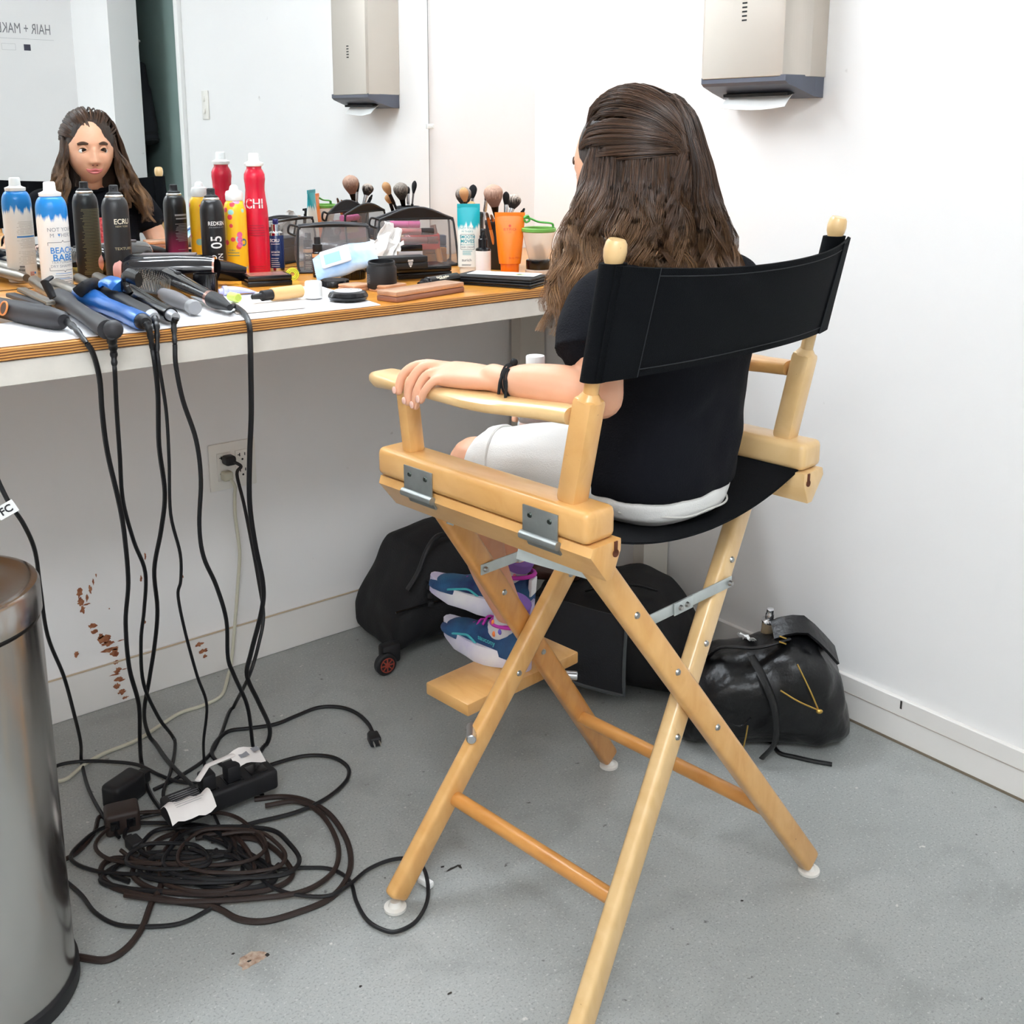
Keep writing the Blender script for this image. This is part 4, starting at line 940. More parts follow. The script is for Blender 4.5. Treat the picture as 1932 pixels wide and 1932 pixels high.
def can(name, label, x, y, Rr, H, body_m, kind, cap_m, ring_m, prof=None):
    rt = thing(name, label, 'spray can', (x, y, ZT), toward_cam((x, y)), 'spray cans in front of the mirror')
    if prof is None:
        prof = [(Rr-.003, 0), (Rr-.0005, .002), (Rr, .005), (Rr, H-.030)] + [(Rr*.56+Rr*.44*math.cos(a), H-.030+.028*math.sin(a)) for a in [math.pi/2*k/7 for k in range(1, 8)]]
    MB().lathe(prof, 36).build('can_body', body_m, rt)
    rn = prof[-1][0]; zn = prof[-1][1]
    MB().lathe([(rn-.001, zn-.002), (rn+.0025, zn-.001), (rn+.003, zn+.002), (rn+.001, zn+.004), (rn-.002, zn+.004)], 28).build('valve_ring', ring_m, rt)
    b = MB(); z = zn+.003
    if kind == 'act': b.lathe([(rn+.0005, z), (rn, z+.004), (rn*.72, z+.006), (rn*.62, z+.008), (rn*.60, z+.019), (rn*.45, z+.0205), (0, z+.0205)], 24)
    elif kind == 'act_w':
        b.lathe([(rn+.004, z-.003), (rn+.0045, z+.003), (rn*.95, z+.005), (rn*.72, z+.007), (rn*.66, z+.022), (rn*.55, z+.024), (0, z+.024)], 24)
    else:
        b.lathe([(rn+.004, z-.004), (rn+.005, z), (rn+.005, z+.010), (rn+.003, z+.016), (rn*.75, z+.018), (rn*.6, z+.026), (rn*.4, z+.029), (0, z+.030)], 24)
    b.build('spray_cap', cap_m, rt)
    b = MB(); b.sphere((rn*.62, 0, z+.014), (.001, .0018, .0018), 8, 6); b.build('nozzle', mat('slot_black', (14, 14, 16), .7), rt)
    return rt
# --- white can with blue drip
bx, by = -1.327, -.126
c1 = can('dry_shampoo_can', 'white can with blue drip top reading BEACH BABE', bx, by, .029, .193, drip('white_blue_drip', (240, 238, 234), (18, 128, 206), .150, .05), 'act_w', M_WCAP, M_WCAP)
G1, BL = mat('print_grey', (150, 152, 158), .5), mat('print_blue', (58, 136, 208), .5); RB1 = .029
sft = .016
pr = Print(); pr.text('NOT YOUR', .0105, sft, .128); pr.text("M  THER'S", .0105, sft, .117); pr.text('TEXTURIZING', .0075, sft, .066); pr.text('DRY SHAMPOO', .0075, sft, .058); pr.lines(sft, .028, .040, .040, 4, .0011, .4); pr.text('zurich', .008, sft-.004, .014); pr.cyl('label_lettering', G1, c1, RB1)
pr = Print(); pr.text('BEACH', .0165, sft, .088, bold=.0002, width=.95); pr.text('BABE', .0185, sft, .074, bold=.0003); pr.poly([(sft-.0085, .1185), (sft-.0060, .1155), (sft-.0035, .1185), (sft-.0048, .1198), (sft-.0060, .1188), (sft-.0072, .1198)]); pr.lines(sft, .024, .044, .036, 3, .0009, .3); pr.cyl('label_blue_lettering', BL, c1, RB1, eps=.0005)
pr = Print()
for s in (-1, 1):
    z0 = .082+s*.022 if s > 0 else .082-.032
    pr.rect(sft-.015, z0, .026, .0008, 6); pr.rect(sft+.015, z0, .026, .0008, 6); pr.poly([(sft-.003, z0), (sft, z0+s*.004), (sft+.003, z0), (sft, z0+s*.002)]); pr.rect(sft-.028, z0-s*.003, .0009, .006); pr.rect(sft+.028, z0-s*.003, .0009, .006)
pr.cyl('label_bracket', mat('print_dark', (84, 88, 96), .5), c1, RB1)
pr = Print(); pr.lines(0, .040, .066, .044, 9, .0007); pr.lines(0, .074, .092, .044, 7, .0007); pr.lines(0, .103, .128, .044, 10, .0008)
pr.cyl('back_lettering', mat('print_pale_grey', (188, 184, 178), .5), c1, RB1, ang=math.pi)
pr = Print(); pr.rect(0, .097, .042, .0032, 6); pr.rect(-.012, .020, .005, .004); pr.cyl('back_blue_band', BL, c1, RB1, ang=math.pi)
pr = Print()
for k in range(12): pr.rect(.016, .008+.0025*k, .010, .0006+.0012*((k*7) % 3)/2, 2)
pr.cyl('barcode', mat('print_black', (40, 40, 44), .5), c1, RB1, ang=math.pi)
pr = Print()
for k in range(4): pr.rect(-.004, .016+.0022*k, .010, .0011, 2)
pr.cyl('flag_stripes', mat('print_red', (206, 92, 88), .5), c1, RB1, ang=math.pi)
# --- black ECRU can
c2 = can('texture_spray_can', 'slim black spray can lettered ECRU NEW YORK', -1.195, -.099, .0262, .186, node_mat('black_can', lambda nz, vor, xyz, rg, mix, add, mul: mix(nz(40), (22, 22, 24), (34, 34, 36)), .36), 'act', M_BLKM, M_RING)
IV = mat('print_ivory', (232, 226, 204), .5)
pr = Print(); pr.text('ECRU', .0145, .012, .135, bold=.0002, width=.9); pr.cyl('label_lettering', IV, c2, .0262)
pr = Print(); pr.text('NEW YORK', .0052, .012, .1255); pr.text('TEXTURE', .0075, .012, .081, width=1.15); pr.cyl('label_small_lettering', mat('print_sand', (186, 174, 140), .5), c2, .0262)
pr = Print(); pr.lines(0, .012, .150, .060, 44, .0012, .15, 8); pr.cyl('back_lettering', mat('print_olive', (128, 122, 92), .6), c2, .0262, ang=math.pi)
# --- black wind blown can
c3 = can('texture_paste_can', 'black spray can with sideways WIND BLOWN 05 lettering', -.993, -.109, .0252, .174, node_mat('black_plum_can', lambda nz, vor, xyz, rg, mix, add, mul: mix(mul(rg(xyz[2], .095, .030), rg(xyz[0], .006, -.010)), mix(rg(add(xyz[2], nz(30), .05), .075, .03), (18, 17, 20), (58, 30, 46)), (168, 40, 104)), .3), 'act', M_BLKM, M_RING)
WH = mat('print_white', (240, 240, 240), .5)
pr = Print(); pr.text('REDKEN', .0118, .009, .122, bold=.0001, width=.85); hp2 = math.pi/2; pr.cyl('label_brand_lettering', WH, c3, .0252)
pr = Print(); pr.text('WIND', .0165, .000, .037, rot=hp2, bold=.0001, width=.82, align='CENTER'); pr.text('BLOWN', .0165, .0145, .034, rot=hp2, bold=.0001, width=.82); pr.text('05', .034, .0075, .083, rot=hp2, bold=.0004, width=.82); pr.cyl('label_lettering', WH, c3, .0252)
pr = Print(); pr.text('5TH AVENUE NYC', .0042, .009, .114); pr.cyl('label_small_lettering', mat('print_grey', (150, 152, 158), .5), c3, .0252)
pr = Print(); pr.lines(.004, .070, .108, .036, 12, .0011); pr.lines(.004, .010, .050, .034, 8, .0009); pr.rect(.004, .128, .034, .004, 5); pr.rect(.004, .120, .030, .003, 5); pr.cyl('back_lettering', mat('print_grey', (150, 152, 158), .5), c3, .0252, ang=math.pi)
# --- yellow floral can
c4 = can('perk_up_can', 'yellow floral spray can with white cap', -.9365, -.100, .0243, .170, node_mat('yellow_floral', lambda nz, vor, xyz, rg, mix, add, mul: mix(rg(vor(38, .3), .24, .20), mix(rg(vor(30, 1.7), .27, .22), mix(rg(vor(26, 4.2), .30, .26), mix(nz(26, (1, 1, 1), 1), (250, 206, 40), (246, 178, 30)), (240, 150, 186)), (158, 214, 206)), (232, 70, 80)), .3), 'wide', M_WCAP, M_WCAP)
pr = Print()
for k in range(3): pr.disc(.008, .095-.0105*k, .0062, 16)
pr.cyl('pink_roundels', mat('print_pink', (226, 96, 150), .5), c4, .0243, eps=.0006)
pr = Print(); pr.lines(-.004, .050, .056, .034, 2, .0012); pr.text('amika:', .006, -.010, .062); pr.disc(.017, .078, .008, 16, .0045); pr.cyl('label_lettering', mat('print_teal', (66, 120, 128), .5), c4, .0243)
# --- red contoured can
M_RED = mat('gloss_red_can', (206, 20, 52), .25)
redp = [(.022, 0), (.0245, .002), (.025, .006), (.0262, .06), (.0262, .125), (.0250, .150), (.0222, .172), (.0208, .188), (.0215, .200), (.0228, .212), (.0222, .222), (.0185, .230), (.0160, .234), (.0160, .240)]
def rred(z): return float(np.interp(z, [p[1] for p in redp], [p[0] for p in redp]))
c5 = can('hairspray_can', 'tall red waisted spray can lettered CHI', -.883, -.093, .0262, .24, M_RED, 'act_w', M_WCAP, M_WCAP, redp)
pr = Print(); pr.text('CHI', .0285, -.004, .158, bold=.0005, width=.9); pr.cyl('label_lettering', mat('print_silver', (222, 214, 212), .35), c5, rred)
pr = Print(); pr.rect(-.004, .158, .042, .0012, 8); pr.lines(.0, .090, .112, .040, 5, .0014); pr.lines(0, .012, .022, .036, 3, .001); pr.cyl('label_small_lettering', mat('print_dark_red', (150, 14, 38), .5), c5, rred, eps=.0007)
# --- blue serum pump bottle
p = tp(523, 514); sx, sy = -.822, -.062
sb = thing('serum_bottle', 'small navy ECRU pump bottle with silver collar', 'bottle', (sx, sy, ZT), toward_cam((sx, sy)))
MB().lathe([(.0155, 0), (.017, .001), (.017, .010)], 28).build('base_ring', M_CHROME, sb)
MB().lathe([(.0172, .010), (.0172, .082), (.0160, .084)], 28).build('bottle_body', mat('navy_bottle', (24, 44, 92), .25), sb)
MB().lathe([(.0165, .083), (.0165, .089), (.0105, .093), (.0105, .108), (.009, .109)], 24).build('silver_collar', M_CHROME, sb)
b = MB(); b.lathe([(.0065, .108), (.0065, .117), (.0058, .1195), (0, .120)], 18); b.box((.006, 0, .116), (.008, .006, .005), .001); b.build('pump_head', mat('navy_cap', (26, 34, 104), .35), sb)
pr = Print(); pr.text('ECRU', .0098, -.004, .072, bold=.0002, width=.9); pr.text('acacia', .0085, -.003, .047); pr.lines(-.003, .014, .032, .022, 5, .0009); pr.rect(-.003, .0645, .020, .0012, 3); pr.rect(-.003, .040, .018, .0014, 3); pr.cyl('label_lettering', WH, sb, .0172)

# --- standing squeeze tubes
def tube_thing(name, label, pos, w0, d0, w1, h, capz, m, capm, yawoff=0.0, cat='tube'):
    rt = thing(name, label, cat, (pos[0], pos[1], ZT), toward_cam(pos)+yawoff)
    b = MB(); rg = []; n = 32
    for i in range(13):
        t = i/12; z = capz+(h-capz)*t; a = w0+(w1-w0)*t**.8; d_ = d0*(1-t**1.5)+.0012
        rg.append([(d_*math.sin(q), a*math.cos(q), z) for q in [2*math.pi*k/n for k in range(n)]])
    b.loft(rg); b.box((0, 0, h+.003), (.002, w1*2, .010)); b.build('tube_body', m, rt)
    MB().lathe([(w0*.80, 0), (w0*.84, .0015), (w0*.88, capz), (w0*.86, capz+.001)], 30, sx=d0/w0*1.02).build('tube_cap', capm, rt)
    return rt
def tube_R(rt_, w0, d0): return None
p = tp(885, 516)
t1 = tube_thing('smoothing_cream_tube', 'white tube with turquoise drip top reading SMOOTH MOVES', p, .0245, .016, .0255, .148, .016, drip('white_teal_drip', (238, 238, 230), (0, 172, 186), .108, .06), mat('clear_cap', (236, 232, 222), .25), .0)
def flatprint(pr_, name, m, rt, h, capz, w0, w1, d0):
    V = []
    for x, z in pr_.v:
        t = max(0, min(1, (z-capz)/(h-capz))); a = w0+(w1-w0)*t**.8; d_ = d0*(1-t**1.5)+.0012; q = max(-1, min(1, x/a)); V.append((d_*math.sqrt(max(0, 1-q*q))+.0006, x, z))
    b = MB(); b.v = V; b.f = pr_.f; return b.build(name, m, rt, smooth=False)
TE = mat('print_teal2', (40, 150, 160), .5)
pr = Print(); pr.text('SMOOTH', .0095, -.003, .083, bold=.0002, width=.85); pr.text('MOVES', .0108, -.003, .0735, bold=.0002, width=.9); pr.text('FRIZZ CONTROL', .0042, -.003, .066); pr.text("NOT YOUR", .0062, -.003, .102); pr.text("M THER'S", .0062, -.003, .095); pr.lines(-.003, .044, .052, .022, 4, .0009); flatprint(pr, 'label_lettering', TE, t1, .148, .016, .0245, .0255, .016)
pr = Print(); pr.text('HAIR CREAM', .0055, -.003, .0605); pr.rect(-.003, .089, .030, .0008, 6); pr.rect(-.003, .0555, .030, .0008, 6); pr.rect(-.018, .072, .0008, .033, 1); pr.rect(.012, .072, .0008, .033, 1); pr.text('zurich', .009, -.005, .032); pr.lines(-.003, .020, .022, .026, 2, .0008); flatprint(pr, 'label_bracket', mat('print_dark', (84, 88, 96), .5), t1, .148, .016, .0245, .0255, .016)
p = tp(962, 519)
M_OR = mat('orange_plastic', (240, 124, 16), .3)
t2 = tube_thing('orange_cream_tube', 'bright orange tube standing on its cap, lettered ETRO', p, .0240, .018, .0335, .131, .026, M_OR, mat('orange_cap', (236, 112, 12), .3), 0)
pr = Print(); pr.text('ETRO', .0075, 0, .102, width=1.5); pr.disc(0, .110, .003, 8); pr.rect(0, .096, .006, .0008); pr.text('Body Milk', .006, .010, .040); pr.rect(0, .0262, .040, .0007, 6); flatprint(pr, 'label_lettering', mat('print_rust', (206, 66, 20), .5), t2, .131, .026, .024, .0335, .018)
# --- white pump bottle
p = tp(912, 519)
wp = thing('white_pump_bottle', 'short white bottle with glossy black pump', 'bottle', (p.x, p.y, ZT), toward_cam(p))
MB().lathe([(.0155, 0), (.0170, .0015), (.0170, .055)], 30).build('bottle_body', mat('white_bottle', (236, 232, 228), .4), wp)
MB().lathe([(.0172, .055), (.0165, .059), (.0110, .062), (.0110, .080), (.0085, .082), (.0085, .088)], 26).build('pump_collar', M_BLK, wp)
b = MB(); b.lathe([(.0065, .087), (.0065, .100), (.0055, .103), (0, .1035)], 18); b.box((.006, 0, .099), (.010, .008, .006), .001); b.build('pump_head', M_BLK, wp)

# --- brush cups and brushes
M_CUP = mat('black_leather_cup', (28, 28, 30), .5, bump=.3, bscale=300)
def cup(label, x, y, r_, h):
    rt = thing('brush_cup', label, 'cup', (x, y, ZT), toward_cam((x, y)))
    MB().lathe([(r_*.96, 0), (r_, .002), (r_, h), (r_-.003, h), (r_-.003, .006), (0, .005)], 30).build('cup_body', M_CUP, rt)
    MB().lathe([(r_+.0002, h-.012), (r_+.0014, h-.010), (r_+.0014, h-.002), (r_+.0002, h)], 30, cap=False).build('cup_rim', M_BLKM, rt); return rt
cupA = tp(945, 506); cup('black brush cup behind the orange tube', cupA.x, cupA.y, .036, .112)
cupB = (-.330, -.150); cup('black brush cup behind the turquoise-topped tube', cupB[0], cupB[1], .030, .118)
def brush(label, base, tip, hr, hl, col1, col2, ferr=(206, 206, 208), hand=(24, 24, 26), flat=1.0):
    a, t_ = Vector(base), Vector(tip); d = (t_-a); L_ = d.length; q = d.to_track_quat('Z', 'Y').to_matrix().to_4x4()
    rt = thing('makeup_brush', label, 'brush', a, group='makeup brushes standing in the cups'); X = q
    hn = L_-hl*.9-.03
    MB().lathe([(.0015, 0), (.003, .004), (.0042, hn*.5), (.0038, hn)], 14, X).build('handle', mat('brush_handle_%d_%d_%d' % hand, hand, .3), rt)
    MB().lathe([(.0040, hn), (.0048, hn+.004), (max(.0048, hr*.42), hn+.03)], 16, X, sy=flat if flat < 1 else 1).build('ferrule', mat('ferrule_%d_%d_%d' % ferr, ferr, .25, .9), rt)
    r0 = max(.0048, hr*.42); pf = [(r0, hn+.028)]+[(r0+(hr-r0)*math.sin(math.pi/2*min(1, t/.62))**1.1 if t < .62 else hr*math.cos(math.pi/2*((t-.62)/.38))**.55, hn+.028+hl*t) for t in [k/16 for k in range(1, 16)]]+[(.0005, hn+.028+hl)]
    nm = 'bristle_%d_%d_%d' % (col1[0], col2[0], int(hl*1e4)); za, zb = hn+.028+hl*.25, hn+.028+hl*.85
    m = MATS.get(nm) or node_mat(nm, lambda nz, vor, xyz, rg, mix, add, mul: mix(rg(add(xyz[2], nz(420, (1, 1, .10), 2), .05), za+.025, zb+.025), col2, col1), .95); MATS[nm] = m
    MB().lathe(pf, 22, X, sy=flat).build('bristles', m, rt)
ax, ay = cupA.x, cupA.y
def wpx(px, py, y): return hit(px, py, 1, y)
z0 = ZT+.008
brush('large fluffy pinkish-beige powder brush', (ax+.01, ay+.01, z0), wpx(929, 350, ay+.005), .0225, .052, (196, 160, 140), (128, 96, 84), (40, 36, 34))
brush('flat black brush with silver ferrule beside the beige powder brush', (ax+.004, ay-.012, z0), wpx(955, 362, ay-.005), .008, .030, (30, 26, 28), (12, 12, 14), (200, 200, 204), flat=.6)
brush('duo-fibre brush with white tips and black base in the cup', (ax-.012, ay+.006, z0), wpx(973, 368, ay), .0165, .034, (232, 214, 198), (40, 34, 34))
brush('thin brush with orange handle and small dark head', (ax-.015, ay-.012, z0), wpx(918, 400, ay-.012), .004, .014, (50, 36, 30), (90, 60, 40), (212, 120, 50), (220, 130, 60), .7)
brush('thin brush with copper ferrule leaning in the cup', (ax+.014, ay-.014, z0), wpx(926, 404, ay-.012), .004, .012, (70, 46, 34), (110, 76, 50), (200, 130, 80), (40, 30, 28), .7)
brush('slim black pencil brush leaning out of the cup', (ax-.02, ay-.006, z0), wpx(990, 392, ay-.012), .003, .012, (20, 18, 20), (10, 10, 12), (30, 30, 32))
bx_, by_ = cupB
brush('big round speckled kabuki brush', (bx_+.006, by_, z0), wpx(872, 354, by_+.002), .0200, .046, (168, 156, 146), (44, 40, 40), (24, 24, 26))
brush('black fan brush behind the speckled brush', (bx_-.008, by_+.006, z0), wpx(893, 349, by_+.012), .0120, .034, (24, 22, 26), (12, 12, 14), (170, 168, 170), flat=.5)
brush('tan rounded blush brush', (bx_+.010, by_+.012, z0), (bx_-.052, by_-.035, 1.140), .0115, .036, (222, 176, 128), (200, 150, 104), (60, 50, 46))
brush('small tan dome brush', (bx_-.006, by_-.012, z0), (bx_-.036, by_-.045, 1.108), .0110, .026, (218, 170, 120), (196, 146, 98), (60, 50, 46))
brush('slim brush with dark oval head and steel handle', (bx_+.012, by_-.010, z0), (bx_+.022, by_-.035, 1.128), .0062, .020, (44, 44, 48), (24, 24, 28), (196, 196, 200), (188, 188, 192))

# --- green-topped clear pot
p = tp(1016, 519)
gp = thing('clear_pouch_pot', 'clear tapering pot with green rim and strap and dark base', 'pot', (p.x, p.y, ZT), toward_cam(p))
M_VIN = mat('smoky_clear_vinyl', (150, 146, 146), .10, alpha=.20); M_GRN = mat('green_silicone', (104, 160, 70), .45)
MB().lathe([(.026, 0), (.030, .002), (.030, .012), (.027, .014)], 30).build('base_ring', mat('clear_acrylic', (226, 206, 188), .15, alpha=.6), gp)
MB().lathe([(.027, .014), (.028, .016), (.028, .034), (.024, .036), (0, .036)], 30).build('dark_insert', M_BLK, gp)
MB().lathe([(.022, .036), (.027, .055), (.034, .085), (.037, .098)], 30, cap=False).build('pot_wall', mat('pot_vinyl', (226, 206, 186), .2, alpha=.55), gp)
MB().lathe([(.036, .096), (.0385, .098), (.0385, .104), (.036, .106), (.034, .104), (.034, .098), (.036, .096)], 32, cap=False).build('rim', M_GRN, gp)
b = MB(); b.X = Matrix.Rotation(.35, 4, 'Z'); b.tube(smooth_path([(0, -.034, .124), (0, -.030, .118), (0, -.022, .122), (0, -.026, .132), (0, -.034, .128), (0, -.02, .126), (0, .0, .118), (0, .03, .114), (0, .034, .106)], 5), .0045, 8, flat=.5); b.build('strap', mat('green_strap', (80, 168, 74), .45), gp)
b = MB(); b.box((0, .002, .048), (.030, .022, .028), .002, rot=(.3, .4, .2)); b.build('insert_block', mat('taupe_block', (104, 92, 90), .6), gp)

# --- clear zip bags
M_PIPE = mat('black_piping', (22, 22, 25), .5)
def clear_bag(label, pos, rz, w_, d_, h_, peak, lean):
    rt = thing('clear_zip_bag', label, 'bag', (pos[0], pos[1], ZT), rz)
    def P(i, j, k):   # i,j,k -1/1 : width, depth, height
        s = (1 if k < 0 else .94); return Vector((i*w_/2*s, j*d_/2*(1 if k < 0 else .55)+lean*(k+1)/2, .003+(h_ if k > 0 else 0)))
    def panel(a, b_, c, e, n=8, bul=.006, nrm=(0, -1, 0)):
        g = []
        for i in range(n+1):
            row = []
            for j in range(n+1):
                s, t = i/n, j/n; q = (a*(1-s)+b_*s)*(1-t)+(e*(1-s)+c*s)*t; row.append(q+Vector(nrm)*bul*math.sin(math.pi*s)*math.sin(math.pi*t)*(1+.5*math.sin(9*s+5*t)))
            g.append(row)
        return g
    fr_ = [P(-1, -1, -1), P(1, -1, -1), P(1, -1, 1), P(-1, -1, 1)]; bk = [P(-1, 1, -1), P(1, 1, -1), P(1, 1, 1), P(-1, 1, 1)]
    for nm, q, nr in (('front_panel', fr_, (0, -1, 0)), ('back_panel', bk, (0, 1, 0)), ('side_panel', [bk[0], fr_[0], fr_[3], bk[3]], (-1, 0, 0)), ('side_panel', [fr_[1], bk[1], bk[2], fr_[2]], (1, 0, 0))):
        MB().sheet(panel(*q, nrm=nr), .0006).build(nm, M_VIN, rt)
    def rtube(pts, r_, nm, m): MB().tube(smooth_path(pts+[pts[0]], 4), r_, 8).build(nm, m, rt)
    def rounded(q):
        out = []
        for i in range(4):
            a, b_, c = q[i-1], q[i], q[(i+1) % 4]; out += [b_+(a-b_).normalized()*.014, b_+((a-b_).normalized()+(c-b_).normalized())*.004, b_+(c-b_).normalized()*.014]
        return out
    rtube(rounded(fr_), .0026, 'piping', M_PIPE); rtube(rounded(bk), .0026, 'piping', M_PIPE)
    # open zip: two lips arching
    for j, s in ((-1, 1), (1, .8)):
        a, c = P(-1, j, 1), P(1, j, 1); mid_ = [a+(c-a)*t+Vector((0, j*.006*math.sin(math.pi*t), peak*s*math.sin(math.pi*t)**1.2)) for t in [k/10 for k in range(11)]]
        g = [[a+(c-a)*(k/10), mid_[k]] for k in range(11)]; MB().sheet(g, .0008).build('zip_tape', M_PIPE, rt)
        MB().tube(mid_, .0022, 8).build('zip_teeth', mat('zip_grey', (70, 72, 76), .4), rt)
    MB().sheet([[P(-1, -1, -1), P(-1, 1, -1)], [P(1, -1, -1), P(1, 1, -1)]], .0015).build('bag_floor', M_PIPE, rt)
    b = MB(); e = P(-1, -1, 1); b.tube(smooth_path([e, e+Vector((-.018, 0, .004)), e+Vector((-.022, 0, -.012)), e+Vector((-.006, 0, -.020))], 4), .0026, 8); b.build('pull_loop', M_PIPE, rt)
    return rt
bagL = (-.712, -.130); rzL = R(-27); clear_bag('low clear zip bag with black piping behind the blue wipes pack', bagL, rzL, .168, .085, .100, .006, .01)
bagR = (-.500, -.150); rzR = R(-24); clear_bag('taller clear zip bag packed with colourful makeup', bagR, rzR, .190, .095, .108, .028, .01)
def in_bag(bag, rz, x, y, z): c, s = math.cos(rz), math.sin(rz); return (bag[0]+x*c-y*s, bag[1]+x*s+y*c, ZT+z)
def stick(name, label, cat, a, b_, r_, c_body, c_cap, split=.55, grp=None, met=0.0):
    a, b_ = Vector(a), Vector(b_); rt = thing(name, label, cat, a, group=grp); d = b_-a
    MB().cyl((0, 0, 0), d*split, r_, r_, 16, r_*.12).build('tube_body', mat('stick_%d_%d_%d' % c_body, c_body, .3, met), rt)
    MB().cyl(d*split, d, r_*1.04, r_*1.04, 16, r_*.15).build('cap', mat('stick_%d_%d_%d' % c_cap, c_cap, .3), rt); return rt
IB = lambda x, y, z: in_bag(bagR, rzR, x, y, z)
stick('lip_gloss', 'mauve lip gloss tube lying high inside the packed clear bag', 'lip gloss', IB(-.055, -.022, .083), IB(.040, -.022, .081), .0085, (168, 112, 110), (36, 26, 26), .68)
stick('lip_gloss', 'dusty rose lip gloss below the mauve one in the packed clear bag', 'lip gloss', IB(-.040, -.026, .062), IB(.050, -.026, .061), .0085, (150, 92, 84), (120, 70, 62), .7)
stick('eyeshadow_stick', 'hot pink makeup stick inside the packed clear bag', 'makeup stick', IB(-.060, .006, .098), IB(.012, .004, .096), .008, (236, 96, 168), (220, 80, 150), .6)
stick('makeup_brush', 'bronze-handled brush upright inside the packed clear bag', 'brush', IB(.056, -.020, .006), IB(.040, -.012, .096), .0075, (206, 140, 70), (132, 84, 60), .4)
def small_box(name, label, cat, c_, size, rot, m, m2=None, r_=.0015):
    rt = thing(name, label, cat, (c_[0], c_[1], c_[2]), rot)
    MB().box((0, 0, size[2]*.30), (size[0], size[1], size[2]*.6), r_).build('case', m, rt)
    MB().box((0, 0, size[2]*.81), (size[0]*.985, size[1]*.985, size[2]*.38), r_).build('lid', m2 or m, rt); return rt
small_box('blush_box', 'red carton inside the packed clear bag', 'box', IB(.012, -.010, .040), (.085, .028, .036), (R(8), 0, rzR), mat('red_carton', (206, 48, 34), .5))
small_box('powder_jar_box', 'black lidded clear box low in the packed clear bag', 'box', IB(-.022, -.034, .016), (.062, .020, .036), (0, 0, rzR), mat('frost_clear', (170, 168, 172), .3), M_BLK)
small_box('amber_carton', 'amber carton at the bottom of the packed clear bag', 'box', IB(.030, .008, .006), (.09, .03, .034), (0, 0, rzR), mat('amber_carton', (176, 110, 30), .5))
small_box('yellow_carton', 'yellow carton peeking over the red one in the clear bag', 'box', IB(-.010, .0, .058), (.05, .012, .016), (0, 0, rzR), mat('yellow_carton', (240, 176, 60), .5))
small_box('blue_tin', 'dark blue tin in the corner of the packed clear bag', 'tin', IB(.066, .026, .008), (.024, .03, .060), (0, 0, rzR), mat('dark_blue_tin', (28, 52, 80), .4))
IL = lambda x, y, z: in_bag(bagL, rzL, x, y, z)
def found(label, x, y, h, rot, c_=(212, 160, 112), txt=True):
    rt = thing('foundation_bottle', label, 'bottle', (x, y, ZT), toward_cam((x, y)))
    MB().lathe([(.0105, 0), (.0118, .001), (.0118, h*.62), (.0085, h*.66)], 24).build('glass_body', mat('dark_glass_bottle', (34, 32, 32), .15), rt)
    MB().lathe([(.0119, h*.50), (.0121, h*.51), (.0121, h*.58), (.0119, h*.59)], 24, cap=False).build('tint_band', mat('beige_tint', c_, .4), rt)
    MB().lathe([(.0098, h*.64), (.0104, h*.65), (.0104, h*.82), (.0070, h*.83), (.0066, h), (0, h)], 20).build('bottle_cap', M_BLKM, rt)
    if txt: pr = Print(); pr.text('FACE', .0065, -.001, h*.43, bold=.0003); pr.text('atelier', .0045, -.001, h*.37); pr.lines(-.001, h*.08, h*.26, .015, 5, .0008); pr.cyl('label_lettering', mat('print_ivory', (232, 226, 204), .5), rt, .0118)
p = tp(601, 523); found('slim dark FACE atelier bottle standing before the low clear bag', p.x, p.y, .088, 0)
q = IL(-.058, .0, .006); found('dark foundation bottle standing inside the low clear bag', q[0], q[1], .088, 0, (150, 110, 80))
small_box('tan_pouch', 'tan carton lying inside the low clear bag', 'box', IL(.045, .012, .006), (.07, .05, .03), (0, 0, rzL), mat('tan_carton', (176, 128, 66), .6))
small_box('grey_pouch', 'dark folded pouch inside the low clear bag', 'pouch', IL(.0, .015, .006), (.10, .04, .055), (0, 0, rzL), mat('dark_pouch', (58, 58, 66), .5))

# --- wipes pack with tissues pulled out
pc = tp(655, 512, ZT+.03)
wpk = thing('wipes_pack', 'crumpled blue and white wet wipes pack with white flip lid', 'wipes pack', (pc.x, pc.y, ZT+.046))
XW = Matrix.Rotation(toward_cam(pc)+R(90)+R(12), 4, 'Z') @ Matrix.Rotation(R(42), 4, 'X') @ Matrix.Rotation(R(-22), 4, 'Y')
b = MB(); b.X = XW; rg = []
for i in range(9):
    t = -1+i/4; hh = .017*(1-abs(t)**3)+.0012; ww = .034*(1-.12*abs(t)); rg.append([(t*.066, ww*math.cos(q), hh*math.copysign(abs(math.sin(q))**.8, math.sin(q))+.012+.003*math.sin(7*t)) for q in [2*math.pi*k/18 for k in range(18)]])
b.loft(rg); b.build('pack', mat('pale_blue_film', (104, 164, 222), .3, c2=(206, 224, 242), vscale=22, stretch=(1, .3, 1), bump=.8, bscale=60), wpk)
b = MB(); b.X = XW; b.box((-.016, 0, .032), (.062, .044, .006), .004, 2); b.build('flip_lid', mat('white_lid', (240, 242, 246), .35), wpk)
b = MB(); b.X = XW; b.box((-.022, -.004, .0354), (.034, .026, .0006)); b.build('lid_sticker', mat('blue_sticker', (120, 196, 234), .4), wpk)
tc_ = tp(722, 486, ZT+.035)
tis = thing('tissue', 'crumpled white wipe pulled out on top of the wipes pack', 'tissue', (tc_.x, tc_.y, ZT+.038))
